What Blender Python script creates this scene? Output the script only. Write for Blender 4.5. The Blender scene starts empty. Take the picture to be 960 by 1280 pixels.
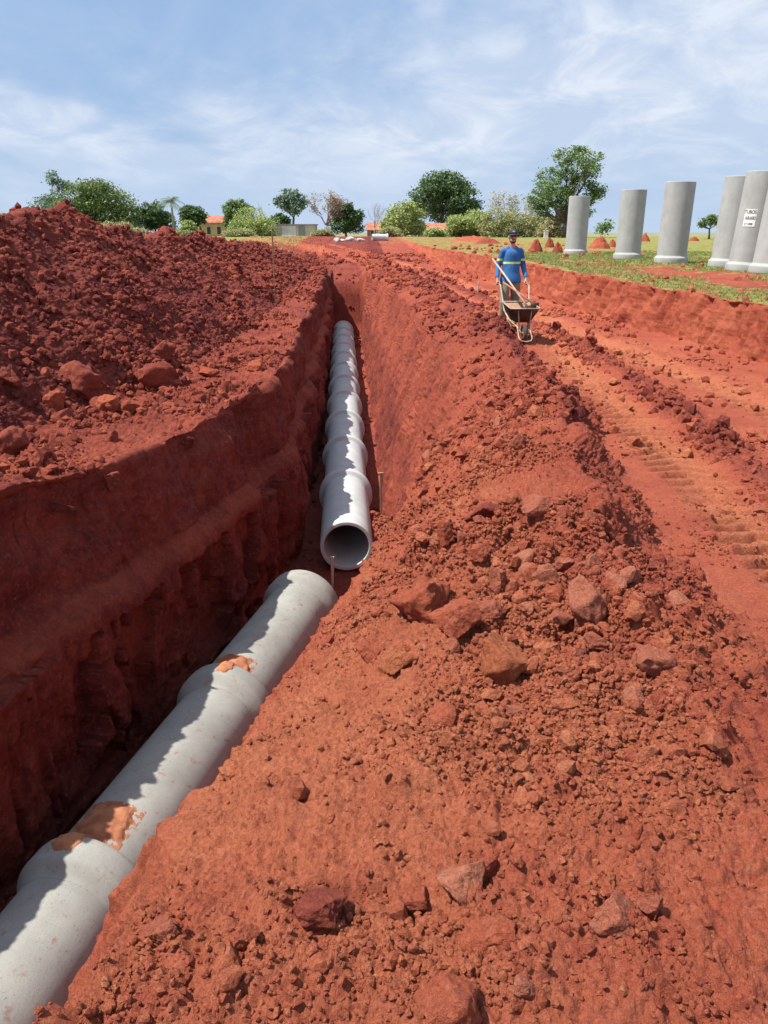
import bpy, bmesh, math, random
import numpy as np
from mathutils import Vector, Matrix
R = math.radians
random.seed(7)
rng = np.random.default_rng(11)
scene = bpy.context.scene
col = scene.collection

# ------------------------------------------------------------------ camera
PITCH = R(20.0)
cam = bpy.data.cameras.new('camera')
cam.sensor_fit = 'VERTICAL'; cam.sensor_height = 36.0; cam.lens = 36.0*960/1280
cam.clip_start = 0.05; cam.clip_end = 8000
camo = bpy.data.objects.new('camera', cam); col.objects.link(camo)
camo.location = (0, 0, 0); camo.rotation_euler = (R(90)-PITCH, 0, 0)
scene.camera = camo

# ------------------------------------------------------------------ light
SUN_EL, SUN_AZ = R(61), R(-99)      # azimuth from +Y, negative = left
w = bpy.data.worlds.new('World'); scene.world = w; w.use_nodes = True
nt = w.node_tree; nt.nodes.clear(); N = nt.nodes.new; L = nt.links.new
out = N('ShaderNodeOutputWorld'); bg = N('ShaderNodeBackground'); bg.inputs[1].default_value = 0.088
sky = N('ShaderNodeTexSky'); sky.sky_type = 'NISHITA'; sky.sun_disc = False
sky.sun_elevation = SUN_EL; sky.sun_rotation = SUN_AZ
sky.air_density = 1.0; sky.dust_density = 1.0; sky.ozone_density = 1.6
geo = N('ShaderNodeTexCoord'); sep = N('ShaderNodeSeparateXYZ'); L(geo.outputs['Generated'], sep.inputs[0])
def M(op, a, b=None, c=None):
    n = N('ShaderNodeMath'); n.operation = op
    for i, v in enumerate((a, b, c)):
        if v is None: continue
        if isinstance(v, (int, float)): n.inputs[i].default_value = v
        else: L(v, n.inputs[i])
    return n.outputs[0]
den = M('ADD', M('MAXIMUM', sep.outputs[2], 0.0), 0.22)
u = M('DIVIDE', sep.outputs[0], den); v = M('DIVIDE', sep.outputs[1], den)
cmb = N('ShaderNodeCombineXYZ'); L(u, cmb.inputs[0]); L(v, cmb.inputs[1])
def wnoise(scale, rough, dist, rot, sc, off=0):
    mp = N('ShaderNodeMapping'); L(cmb.outputs[0], mp.inputs[0]); mp.inputs['Rotation'].default_value = (0, 0, R(rot))
    mp.inputs['Scale'].default_value = sc; mp.inputs['Location'].default_value = (off, off*.7, 0)
    n = N('ShaderNodeTexNoise'); L(mp.outputs[0], n.inputs['Vector']); n.inputs['Scale'].default_value = scale
    n.inputs['Detail'].default_value = 9; n.inputs['Roughness'].default_value = rough; n.inputs['Distortion'].default_value = dist
    return n.outputs['Fac']
n1 = wnoise(1.0, 0.55, 0.5, 28, (1.0, 0.75, 1), 3.6)
n2 = wnoise(3.2, 0.62, 0.6, -22, (1.0, 0.8, 1), 7.7)
def ramp(f, a, b):
    m = N('ShaderNodeMapRange'); m.interpolation_type = 'SMOOTHSTEP'; L(f, m.inputs[0])
    m.inputs[1].default_value = a; m.inputs[2].default_value = b; return m.outputs[0]
big = ramp(n1, 0.36, 0.56); fine = ramp(n2, 0.36, 0.70)
cl = M('MULTIPLY', big, M('ADD', M('MULTIPLY', fine, 0.48), 0.40))
cl = M('ADD', cl, M('MULTIPLY', fine, 0.10))
lowf = ramp(sep.outputs[2], 0.0, 0.12)
cl = M('MULTIPLY', cl, M('ADD', M('MULTIPLY', lowf, 0.6), 0.4))
veil = M('MULTIPLY', M('SUBTRACT', 1.0, ramp(sep.outputs[2], 0.0, 0.30)), 0.30)
cl = M('MINIMUM', M('ADD', cl, 0.12), 1.0)
mx = N('ShaderNodeMix'); mx.data_type = 'RGBA'; L(cl, mx.inputs[0])
bl = N('ShaderNodeMix'); bl.data_type = 'RGBA'; bl.inputs[0].default_value = .72; L(sky.outputs[0], bl.inputs[6]); bl.inputs[7].default_value = (2.2, 3.7, 6.3, 1)
L(bl.outputs[2], mx.inputs[6])
mx.inputs[7].default_value = (6.1, 6.65, 7.6, 1)
hz = N('ShaderNodeMix'); hz.data_type = 'RGBA'; hz.inputs[7].default_value = (4.5, 5.6, 7.3, 1)
L(M('MULTIPLY', M('SUBTRACT', 1.0, ramp(sep.outputs[2], -.02, 0.12)), 0.80), hz.inputs[0]); L(mx.outputs[2], hz.inputs[6])
L(hz.outputs[2], bg.inputs[0]); L(bg.outputs[0], out.inputs[0])

sun = bpy.data.lights.new('sun', 'SUN'); sun.energy = 5.0; sun.angle = R(0.53); sun.color = (1.0, 0.95, 0.87)
suno = bpy.data.objects.new('sun', sun); col.objects.link(suno)
sd = Vector((math.sin(SUN_AZ)*math.cos(SUN_EL), math.cos(SUN_AZ)*math.cos(SUN_EL), math.sin(SUN_EL)))
suno.rotation_euler = sd.to_track_quat('Z', 'Y').to_euler(); suno.location = sd*50
scene.view_settings.view_transform = 'Standard'; scene.view_settings.look = 'None'
scene.view_settings.exposure = 0.52; scene.view_settings.gamma = 1
scene.cycles.max_bounces = 6

# ------------------------------------------------------------------ helpers
cP, sP = math.cos(PITCH), math.sin(PITCH)
def at(px, py, F):
    """world point seen at photo pixel (px,py) whose forward ground distance is F"""
    dx = (px-480)/960; dy = (py-640)/960
    fwd = cP - dy*sP; up = -(sP + dy*cP); t = F/fwd
    return Vector((dx*t, F, up*t))
def tag(o, label=None, cat=None, group=None, kind=None):
    if label: o['label'] = label
    if cat: o['category'] = cat
    if group: o['group'] = group
    if kind: o['kind'] = kind
    return o
def empty(name, loc=(0, 0, 0), rz=0, **k):
    o = bpy.data.objects.new(name, None); col.objects.link(o); o.location = loc
    o.rotation_euler = (0, 0, rz); o.empty_display_size = .1
    return tag(o, **k)
def obj(name, me, mat=None, parent=None):
    if isinstance(me, bmesh.types.BMesh):
        b = me; me = bpy.data.meshes.new(name); b.to_mesh(me); b.free()
    o = bpy.data.objects.new(name, me); col.objects.link(o)
    if mat is not None and len(me.materials) == 0: me.materials.append(mat)
    if parent: o.parent = parent
    return o
def npmesh(name, co, faces, smooth=True, attrs=None):
    """co (n,3); faces (m,k) with one k"""
    me = bpy.data.meshes.new(name); co = np.ascontiguousarray(co, dtype=np.float32)
    faces = np.ascontiguousarray(faces, dtype=np.int32); m, k = faces.shape
    me.vertices.add(len(co)); me.vertices.foreach_set('co', co.ravel())
    me.loops.add(m*k); me.loops.foreach_set('vertex_index', faces.ravel())
    me.polygons.add(m); me.polygons.foreach_set('loop_start', np.arange(0, m*k, k, dtype=np.int32))
    me.polygons.foreach_set('use_smooth', np.full(m, smooth, dtype=bool))
    for nme, arr in (attrs or {}).items():
        a = me.attributes.new(nme, 'FLOAT', 'POINT'); a.data.foreach_set('value', np.ascontiguousarray(arr, dtype=np.float32).ravel())
    me.update(calc_edges=True)
    return me
def copy_tree(o, parent=None):
    c = o.copy(); col.objects.link(c)
    if parent: c.parent = parent
    for ch in [x for x in col.objects if x.parent == o]: copy_tree(ch, c)
    return c
def shade(me, s=True):
    for p in me.polygons: p.use_smooth = s

# ---- value noise in numpy
_T = np.random.default_rng(5).random((64, 64, 64)).astype(np.float32)*2-1
def vn(x, y, z):
    xi = np.floor(x).astype(np.int32); yi = np.floor(y).astype(np.int32); zi = np.floor(z).astype(np.int32)
    fx = (x-xi).astype(np.float32); fy = (y-yi).astype(np.float32); fz = (z-zi).astype(np.float32)
    fx = fx*fx*(3-2*fx); fy = fy*fy*(3-2*fy); fz = fz*fz*(3-2*fz)
    x0 = xi & 63; x1 = (xi+1) & 63; y0 = yi & 63; y1 = (yi+1) & 63; z0 = zi & 63; z1 = (zi+1) & 63
    a = _T[x0, y0, z0]; a = a+(_T[x1, y0, z0]-a)*fx
    b = _T[x0, y1, z0]; b = b+(_T[x1, y1, z0]-b)*fx
    a = a+(b-a)*fy
    c = _T[x0, y0, z1]; c = c+(_T[x1, y0, z1]-c)*fx
    d = _T[x0, y1, z1]; d = d+(_T[x1, y1, z1]-d)*fx
    c = c+(d-c)*fy
    return a+(c-a)*fz
def fbm(x, y, z, f, octs, g=.5):
    s = 0; a = 1; tot = 0
    for i in range(octs):
        k = i*17.3
        s = s+a*vn((x*.8+y*.6)*f+k, (y*.8-x*.6)*f+k*1.7, z*f+k*.3); tot += a
        x, y = x*.8+y*.6, y*.8-x*.6
        f *= 2.03; a *= g
    return s/tot
def cells(x, y, cell, seed, p=.6, rmin=.18, rmax=.48):
    """pebbly bumps: highest of the spherical caps around jittered cell centres"""
    X = x/cell; Y = y/cell; xi = np.floor(X).astype(np.int32); yi = np.floor(Y).astype(np.int32)
    best = np.zeros(X.shape, np.float32)
    for i in (-1, 0, 1):
        for j in (-1, 0, 1):
            a = (xi+i+seed*13) & 63; b = (yi+j+seed*7) & 63
            jx = _T[a, b, seed & 63]*.5+.5; jy = _T[a, b, (seed+9) & 63]*.5+.5; rr = _T[a, b, (seed+21) & 63]*.5+.5
            on = _T[a, b, (seed+33) & 63]*.5+.5 < p
            r = rmin+(rmax-rmin)*rr**3
            d2 = (X-xi-i-jx)**2+(Y-yi-j-jy)**2
            h = np.sqrt(np.maximum(r*r-d2, 0))*on
            best = np.maximum(best, h)
    return best*cell

# ------------------------------------------------------------------ material helpers
def mat(name, base=(.5, .5, .5), rough=.8, metal=0, var=0.0, vscale=8, bump=0, bscale=40, base2=None, coord='Object', detail=5, th=(.35, .65)):
    m = bpy.data.materials.new(name); m.use_nodes = True; t = m.node_tree; b = t.nodes['Principled BSDF']
    b.inputs['Roughness'].default_value = rough; b.inputs['Metallic'].default_value = metal
    tc = t.nodes.new('ShaderNodeTexCoord')
    n = t.nodes.new('ShaderNodeTexNoise'); n.inputs['Scale'].default_value = vscale; n.inputs['Detail'].default_value = detail
    t.links.new(tc.outputs[coord], n.inputs['Vector'])
    r = t.nodes.new('ShaderNodeValToRGB'); e = r.color_ramp.elements; e[0].position, e[1].position = th
    c2 = base2 if base2 else tuple(min(1, c*(1-var)) for c in base)
    e[0].color = (*c2, 1); e[1].color = (*base, 1)
    t.links.new(n.outputs['Fac'], r.inputs[0]); t.links.new(r.outputs[0], b.inputs['Base Color'])
    if bump:
        n2 = t.nodes.new('ShaderNodeTexNoise'); n2.inputs['Scale'].default_value = bscale; n2.inputs['Detail'].default_value = 6
        t.links.new(tc.outputs[coord], n2.inputs['Vector'])
        bp = t.nodes.new('ShaderNodeBump'); bp.inputs['Strength'].default_value = bump; bp.inputs['Distance'].default_value = .01
        t.links.new(n2.outputs['Fac'], bp.inputs['Height']); t.links.new(bp.outputs[0], b.inputs['Normal'])
    return m

def soil_mat(name, with_attr=True, c_dark=(.125, .026, .026), c_mid=(.385, .092, .052), c_or=(.51, .18, .088), grass=False, soil_default=.6):
    m = bpy.data.materials.new(name); m.use_nodes = True; t = m.node_tree; b = t.nodes['Principled BSDF']
    N = t.nodes.new; L = t.links.new
    b.inputs['Roughness'].default_value = .95; b.inputs['Specular IOR Level'].default_value = .15
    g = N('ShaderNodeNewGeometry')
    def noise(s, d=6, r=.6, src=g.outputs['Position']):
        n = N('ShaderNodeTexNoise'); n.inputs['Scale'].default_value = s; n.inputs['Detail'].default_value = d
        n.inputs['Roughness'].default_value = r; L(src, n.inputs['Vector']); return n.outputs['Fac']
    def mr(f, a, bb, c=0, d=1):
        n = N('ShaderNodeMapRange'); L(f, n.inputs[0]); n.inputs[1].default_value = a; n.inputs[2].default_value = bb
        n.inputs[3].default_value = c; n.inputs[4].default_value = d; return n.outputs[0]
    def mix(f, a, bb, mode='MIX'):
        n = N('ShaderNodeMix'); n.data_type = 'RGBA'; n.blend_type = mode
        for sck, vv in ((n.inputs[0], f), (n.inputs[6], a), (n.inputs[7], bb)):
            if isinstance(vv, (int, float)): sck.default_value = vv
            elif isinstance(vv, tuple): sck.default_value = (*vv, 1)
            else: L(vv, sck)
        return n.outputs[2]
    def math_(op, a, bb):
        n = N('ShaderNodeMath'); n.operation = op
        for i, vv in enumerate((a, bb)):
            if isinstance(vv, (int, float)): n.inputs[i].default_value = vv
            else: L(vv, n.inputs[i])
        return n.outputs[0]
    if with_attr:
        at_ = N('ShaderNodeAttribute'); at_.attribute_name = 'soil'; s = at_.outputs['Fac']
    else:
        vv = N('ShaderNodeObjectInfo'); s = mr(vv.outputs['Random'], 0, 1, soil_default-.25, soil_default+.25)
    big = noise(1.3, 5, .6); mid = noise(9, 6, .65); fin = noise(70, 4, .7)
    s2 = math_('ADD', s, math_('MULTIPLY', mr(big, .3, .7, -1, 1), .16))
    s2 = math_('ADD', s2, math_('MULTIPLY', mr(mid, .3, .7, -1, 1), .16))
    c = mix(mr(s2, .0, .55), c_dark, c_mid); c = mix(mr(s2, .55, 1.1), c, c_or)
    c = mix(mr(noise(26, 3, .6), .52, .72, 0, .35), c, (.50, .19, .125))
    c = mix(math_('MULTIPLY', mr(fin, .35, .6, 1, 0), .5), c, (.19, .035, .020))  # fine mottling, deepened so the colour also carries shade of small pits
    c = mix(mr(noise(4.5, 7, .75), .50, .66, 0, .45), c, (.21, .042, .026))
    if grass:
        ga = N('ShaderNodeAttribute'); ga.attribute_name = 'grass'
        gm = math_('ADD', ga.outputs['Fac'], math_('MULTIPLY', mr(noise(2.2, 8, .75), .3, .7, -1, 1), .75))
        gcol = mix(mr(noise(1.1, 6, .7), .35, .65), (.19, .22, .055), (.34, .28, .10))
        gcol = mix(mr(noise(30, 3, .7), .35, .65, 0, .6), gcol, (.10, .14, .03))
        c = mix(mr(gm, .42, .62), c, gcol)
    L(c, b.inputs['Base Color'])
    bp = N('ShaderNodeBump'); bp.inputs['Strength'].default_value = .9; bp.inputs['Distance'].default_value = .012
    L(noise(140, 5, .75), bp.inputs['Height'])
    bp2 = N('ShaderNodeBump'); bp2.inputs['Strength'].default_value = .8; bp2.inputs['Distance'].default_value = .03
    L(noise(28, 5, .7), bp2.inputs['Height']); L(bp.outputs[0], bp2.inputs['Normal'])
    L(bp2.outputs[0], b.inputs['Normal'])
    return m
MS = soil_mat('red_soil'); MSG = soil_mat('red_soil_with_grass', grass=True)

# ------------------------------------------------------------------ terrain: cross sections swept along y
def rows_y():
    ys = list(np.arange(-14, -1, .5)); y = -1.0
    while y < .6: ys.append(y); y += .05
    while y < 135:
        ys.append(y); y += max(.0095, .0040*y)
    return np.array(ys)
Y = rows_y()
def T(*pts, blur=.5):
    a = np.array(pts, float); s = 0
    for o in np.linspace(-blur, blur, 7): s = s+np.interp(Y+o*np.clip(Y/8, .4, 3), a[:, 0], a[:, 1])
    return s/7
def farl_x(y): return -.61-.0514*(y-11.55)
def nearl_x(y): return -2.25+(y-4.66)*.2376
hg = np.interp(Y, [44, 50, 75, 110, 140], [-1.95, -1.75, -1.0, -.62, -.6])     # the ground beyond the trench head
far = np.interp(Y, [44, 46], [0, 1])
xc = T((-14, -.78), (0, -.78), (1.25, -.68), (2.3, -.62), (4.3, -.28), (5.5, .05), (8, .68), (11.5, 1.15), (20, .95), (30, .3), (39, -.45), (44, -.75), (60, -3), (140, -6))
hr = T((-14, -1.8), (0, -1.75), (1.25, -1.72), (2.3, -1.95), (4.3, -2.15), (5.5, -2.2), (8, -2.05), (11.5, -1.92), (20, -1.92), (44, -1.98), (50, -1.8), (75, -1.02), (110, -.62))
xcr = T((-14, 1.0), (0, 1.0), (2.2, 1.05), (3, 1.05), (3.8, 1.08), (5.8, 1.44), (9.2, 1.75), (13, 1.92), (22, 1.95), (28, 1.55), (40, .65), (48, -.3), (60, -1), (140, -3))
hcr = T((-14, -1.62), (0, -1.62), (2.2, -1.5), (3.0, -1.40), (3.8, -1.31), (4.6, -1.36), (5.8, -1.43), (9, -1.5), (13, -1.6), (22, -1.66), (44, -1.78), (50, -1.72), (75, -1.0), (110, -.6))
xt = T((-14, 4.2), (0, 4.2), (2.0, 3.9), (2.8, 3.0), (3.7, 1.75), (4.2, 1.62), (5.8, 1.95), (9, 2.3), (13, 2.45), (22, 2.4), (28, 2.05), (40, 1.15), (48, .3), (60, 0), (140, -2))
hroad = T((-14, -2.02), (0, -2.02), (30, -2.0), (44, -1.95), (50, -1.8), (75, -1.02), (110, -.62))
xl = T((-14, -7.5), (0, -4.6), (3, -4.0), (4, -3.68), (5, -3.38), (6.0, -3.12), (6.9, -2.88), (7.6, -2.70), (9, -2.38), (11.6, -1.98), (13, -1.84), (20, -2.15), (30, -2.55), (39, -2.95), (44, -3.15), (60, -5), (140, -9), blur=.25)
hl = T((-14, -1.98), (6, -2.0), (7, -2.1), (9, -2.25), (13, -2.3), (20, -2.25), (30, -2.15), (44, -2.0), (50, -1.8), (75, -1.02), (110, -.62))
xfl = T((-14, -8.2), (0, -4.5), (5, -3.15), (7, -2.65), (9, -2.12), (11.5, -1.58), (13, -1.50), (20, -1.80), (39, -2.68), (44, -2.95), (60, -4.6), (140, -8), blur=.3)
xfr = T((-14, -6.6), (0, -2.65), (5, -1.5), (9.5, -.35), (11.5, .08), (20, -.22), (39, -1.05), (44, -1.2), (60, -3.8), (140, -7))
hf = np.interp(Y, [-14, 44, 44.7, 46.5], [-5.27, -5.27, -2.6, -1.95]); hf = np.where(Y > 46.5, hg, hf)
xht = T((-14, -6), (5, -4.9), (7, -4.5), (12, -3.55), (20, -3.25), (40, -3.7), (50, -4.6), (60, -7), (140, -12))
xhc = T((-14, -8.5), (7, -6.6), (12, -6.2), (40, -6.2), (52, -6.6), (60, -9), (140, -16))
hhc = T((-14, -.3), (0, 0), (8, .15), (13.3, .27), (15, .50), (16.4, .40), (17.6, .02), (19.2, .12), (21.4, -.12), (23.4, .02), (27.4, -.16), (33, -.3), (39.4, -.5), (47, -.95), (53, -1.7), (75, -1.0), (110, -.6), blur=.3)
gL = np.interp(Y, [-14, 30, 75, 110, 140], [-1.5, -1.5, -.95, -.6, -.6])
xbb = T((-14, 7.5), (0, 7.6), (12.5, 6.2), (19.5, 5.35), (37, 4.4), (50, 3.2), (70, 2.2), (140, 1))
xbt = xbb+np.interp(Y, [0, 60], [.14, .35])
hbt = T((-14, -1.12), (12.5, -1.12), (30, -1.02), (45, -.98), (60, -.95), (75, -.85), (110, -.6), (140, -.6))
hfld = np.interp(Y, [0, 30, 60, 140], [-1.05, -.98, -.85, -.6])
c = np.full_like(Y, 1.)
def lerp(a, b, k): return a+(b-a)*k
off = xfl-xl
P = [(-62*c, gL), (xhc-4.2, gL), (xhc, hhc), (xht, hl+.04), (xl, hl),
     (xl+off*.34, lerp(hl, hf, .36)), (xl+off*.50+.16, lerp(hl, hf, .42)), (xfl, hf), (xfr, hf),
     (lerp(xfr, xc, .42), lerp(hf, hr, .50)), (xc, hr), (lerp(xc, xcr, .5), lerp(hr, hcr, .66)), (xcr, hcr),
     (xt, hroad+.02), (xbb, hroad), (xbt, hbt), (14*c, hfld), (62*c, hfld)]
cnt = [40, 60, 230, 150, 100, 26, 130, 70, 90, 120, 150, 170, 130, 290, 100, 190, 50]
wall_z = {4: 1, 5: 1, 6: 1, 8: 1, 9: 1, 14: 1}
amp_l = [.10, .12, .14, .10, .06, .05, .05, .04, .05, .07, .09, .09, .07, .012, .05, .04, .06]
amp_c = [.3, .6, 1.1, 1.1, .15, .3, .1, .5, .25, .6, 1.0, 1.0, 1.1, .22, .15, .3, .3]
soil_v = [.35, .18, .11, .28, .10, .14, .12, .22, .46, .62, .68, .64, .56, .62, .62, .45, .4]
grs_v = [.9, .1, -1, -1, -1, -1, -1, -1, -1, -1, -1, -1, -1, -1, -.8, .62, .85]
XS, HS, AL, AC, SO, GR, WZ, SEC = [], [], [], [], [], [], [], []
for k, n in enumerate(cnt):
    tt = np.arange(n)/n
    if k in (0,): tt = 1-(1-tt)**2.2
    if k in (16,): tt = tt**2.2
    if k == 15: tt = tt**1.3
    (xa, ha), (xb_, hb) = P[k], P[k+1]
    XS.append(xa[:, None]+(xb_-xa)[:, None]*tt); HS.append(ha[:, None]+(hb-ha)[:, None]*tt)
    for lst, v in ((AL, amp_l[k]), (AC, amp_c[k]), (SO, soil_v[k]), (GR, grs_v[k]), (WZ, float(k in wall_z)), (SEC, k)): lst.append(np.full(n, v))
XS.append(P[-1][0][:, None]); HS.append(P[-1][1][:, None])
for lst in (AL, AC, SO, GR, WZ, SEC): lst.append(lst[-1][-1:])
X = np.concatenate(XS, 1); H = np.concatenate(HS, 1)
AL, AC, SO, GR, WZ, SEC = [np.concatenate(a) for a in (AL, AC, SO, GR, WZ, SEC)]
def smc(a, r):
    k = np.hanning(2*r+3)[1:-1]; k /= k.sum()
    if a.ndim == 1: return np.convolve(np.pad(a, r, mode='edge'), k, 'valid')
    p = np.pad(a, ((0, 0), (r, r)), mode='edge'); o = 0
    for i, kk in enumerate(k): o = o+kk*p[:, i:i+a.shape[1]]
    return o
X = smc(X, 9); H = smc(H, 9)
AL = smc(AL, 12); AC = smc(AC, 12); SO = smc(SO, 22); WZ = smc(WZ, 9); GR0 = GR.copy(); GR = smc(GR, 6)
n_r, n_c = X.shape
H = H+.17*np.exp(-(((X-2.6)/.9)**2+((Y[:, None]-14.9)/1.6)**2))   # trodden rise the worker stands on
YY = np.repeat(Y[:, None], n_c, 1)
X = X.astype(np.float32); H = H.astype(np.float32); YY = YY.astype(np.float32)
# rim wander so edges are never ruler-straight
rimw = (.10*fbm(YY, YY*0+3, H*.15, 1.3, 3)+.05*fbm(YY, YY*0+8, H*.12, 5, 3))*np.clip(1-np.abs(X+1)/7, 0, 1)
X = X+rimw*np.clip(WZ, 0, 1)[None, :]+rimw*.5
def normals():
    dxu = np.gradient(X, axis=1); dzu = np.gradient(H, axis=1); dyu = np.gradient(YY, axis=1)
    dxv = np.gradient(X, axis=0); dzv = np.gradient(H, axis=0); dyv = np.gradient(YY, axis=0)
    nx = dyu*dzv-dzu*dyv; ny = dzu*dxv-dxu*dzv; nz = dxu*dyv-dyu*dxv
    l = np.sqrt(nx*nx+ny*ny+nz*nz)+1e-9; s = np.where(nz < 0, -1, 1)
    return nx/l*s, ny/l*s, nz/l*s
nx, ny, nz = normals()
dist = np.sqrt(X**2+YY**2+H**2)
wl = WZ[None, :]*np.ones_like(X)
A = AL[None, :]*np.ones_like(X); C = AC[None, :]*np.ones_like(X)
# larger lumps
D = A*(1.3*fbm(X, YY, H, .9, 3)+.9*fbm(X+9, YY, H, 3.3, 4, .6))
# heap: conical tipped loads and slump gullies
D += (SEC[None, :] == 2)*.10*fbm(X*.5, YY*1.6, H*.4, 1.4, 3)
# walls: bucket gouges running down the face, layered ledges
st = vn(YY*9+H*1.6+20, H*1.1+3, X*0)+.6*vn(YY*21+H*3.2, H*2.3, X*0+4)+.35*vn(YY*45+H*5, H*6, X*0+9)
left = np.isin(SEC, (4, 5, 6)).astype(np.float32)[None, :]
led = vn(H*2.6+YY*.5, YY*.5, X*0+2)+.35*vn(H*6-YY*.8, YY*1.3, X*0+7)
bank = (SEC == 14).astype(np.float32)[None, :]
D += wl*(.026*st*(1+1.6*bank)+(1-left)*(1-bank)*(.030*fbm(X+2, YY, H*.6, 5, 4, .65)+.02*st)+left*.012*fbm(X, YY*2.2, H*.7, 12, 3, .6)+.05*led*(.3+left))
D += wl*bank*(.06*vn(YY*3+H, H*.6, X*0+31)+.05*vn(YY*7+H*2, H*1.5, X*0+37)-.07*np.clip(np.abs(vn(YY*2.6+H*.8, H*.5, X*0+41))*-6+1, 0, 1)+.05*fbm(X, YY, H, 4, 3, .6))
D += wl*left*.12*np.clip(vn(YY*.9+5, H*.5, X*0+12)*2.2, -1, 1)
D += wl*.016*np.abs(fbm(X, YY, H, 11, 3))
# clods as relief
UX = X+H*np.clip(wl, 0, 1)*(1-2*left)
wx = UX+.04*vn(X*9, YY*9, H*9)+.012*vn(X*30, YY*30, H*30); wy = YY+.04*vn(X*9+31, YY*9, H*9)+.012*vn(X*30+7, YY*30, H*30)
pat = np.clip(.42+1.9*fbm(X+4, YY+2, H*0, 1.0, 4, .6), .12, 1.25)
cl_ = 1.1*cells(wx, wy, .34, 3, .35)*np.clip(pat*1.3-.2, 0, 1)+.9*cells(wx, wy, .15, 11, .4)*pat+1.1*cells(wx, wy, .07, 17, .5)*pat
near = dist < 22
cs = np.zeros_like(X); cs[near] = cells(wx[near], wy[near], .034, 29, .65)
cl_ += 1.0*cs*pat
cl_ += .075*fbm(X, YY, H, 13, 4, .65)*pat+.06*np.abs(fbm(X+7, YY, H, 5, 3))*pat
cl_ += .028*fbm(X+5, YY, H, 24, 3, .75)*(1.3-.6*pat)
cl_ += .022*np.abs(fbm(X+3, YY, H, 45, 2, .7))
D += C*cl_
# road: wheel tracks with cleat prints, windrow of clods between them
def trk(*p): a = np.array(p, float); return np.interp(Y, a[:, 0], a[:, 1])[:, None]
t1 = trk((0, 2.5), (5, 2.63), (8, 2.75), (11, 2.9), (16, 2.9), (21.6, 2.75), (25, 2.5), (41, 1.3), (50, -.6), (75, -8), (110, -20))
t2 = trk((0, 4.9), (5, 4.7), (10, 4.65), (16, 4.1), (25, 3.75), (41, 2.7), (50, 1.0), (75, -5), (110, -16))
wr = trk((0, 3.1), (5, 3.15), (8, 3.35), (10, 3.55), (13, 3.5), (25, 3.15), (41, 2.1), (50, 0), (75, -6.5), (110, -18))
roadm = np.clip((X-(xt[:, None]+.15))/.3, 0, 1)*np.clip((xbb[:, None]-.1-X)/.3, 0, 1)
roadm = np.maximum(roadm, np.clip((YY-46)/3, 0, 1)*(X < xbb[:, None]))
def band(x0, w_): return np.exp(-((X-x0)/w_)**4)
jx = .05*fbm(X*.2, YY, H*0, 1.5, 3)
wf = np.clip((YY-38)/20, 0, 1)*1.6
b1 = np.exp(-((X-t1-jx)/(.30+wf))**4)*roadm; b2 = band(t2+jx, .36)*roadm
cle = lambda x0, ph: (np.clip(np.sin((YY+.45*np.abs(X-x0)+ph+.05*vn(X*2, YY*2, H*0))*2*math.pi/.21)*2.2+.9*vn(X*9, YY*9, H*0), -1, 1)*np.clip(1.0+1.0*vn(X*1.2, YY*1.2, H*0+6), .35, 1.2))
t3 = t2+.95*np.clip(1-YY/40, 0, 1); b3 = band(t3+jx, .30)*roadm*.7*np.clip((24-YY)/8, 0, 1)
D += -.05*b1-.035*b2+(.045*cle(t1, 0)*b1+.030*cle(t2, .3)*b2+.030*cle(t3, .1)*b3)*np.clip(1.4-YY/30, 0, 1)
edge = (band(t1+jx, .42)-band(t1+jx, .30)+.7*(band(t2+jx, .5)-band(t2+jx, .36)))*roadm
D += edge*(.03+.05*np.abs(fbm(X, YY, H, 8, 3)))
wrb = np.exp(-((X-wr-jx)/.22)**2)*roadm
D += wrb*(.055+.8*cl_+.09*fbm(X, YY, H, 5, 3))*np.clip(.8+1.2*fbm(X*0, YY, H*0+5, .5, 2), .15, 1.3)
rough2 = roadm*(1-b1)*(1-b2)
D += rough2*.30*cl_*np.clip(.35+1.3*fbm(X, YY+40, H, .7, 3), 0.05, 1)
# shallow drag ripples across the tracked ground
D += roadm*.008*vn(X*2, YY*11, H*0+3)*np.clip(1-YY/25, 0, 1)
# big cavities / undercuts on the berm's road side
dd = np.interp(Y, [0, 2, 3, 6, 9, 14, 30], [.5, .8, 1, .9, .7, .5, .3])[:, None]
side = (SEC[None, :] == 12).astype(np.float32); side = smc(np.repeat(side, 1, 0), 14)*np.clip((Y-2.2)/1.5, .15, 1)[:, None]
D -= side*dd*.16*np.clip(fbm(X, YY, H, 1.6, 2)*2, -.6, 1)
D *= np.clip((Y+14)/4, 0, 1)[:, None]
D *= np.clip((135-Y)/30, .15, 1)[:, None]
X = (X+nx*D).astype(np.float32); H = (H+nz*D).astype(np.float32); YY = (YY+ny*D*np.clip(1-YY/60, 0, 1)).astype(np.float32)
# soil tint of each spot
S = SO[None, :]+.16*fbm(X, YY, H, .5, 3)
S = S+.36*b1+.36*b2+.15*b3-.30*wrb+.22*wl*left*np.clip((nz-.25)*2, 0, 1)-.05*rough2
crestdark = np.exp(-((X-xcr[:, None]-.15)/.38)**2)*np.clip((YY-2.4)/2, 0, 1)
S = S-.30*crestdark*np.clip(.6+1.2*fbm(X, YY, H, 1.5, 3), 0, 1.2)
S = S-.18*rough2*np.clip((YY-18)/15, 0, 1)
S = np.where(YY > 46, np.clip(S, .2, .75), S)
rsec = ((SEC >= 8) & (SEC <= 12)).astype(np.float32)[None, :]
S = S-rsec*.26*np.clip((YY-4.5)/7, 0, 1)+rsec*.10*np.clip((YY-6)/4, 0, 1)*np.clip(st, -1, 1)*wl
S = S+.22*np.exp(-((X+.1)**2+(YY-2.5)**2)/.8)*1.0*(SEC[None, :] > 9)
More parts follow.
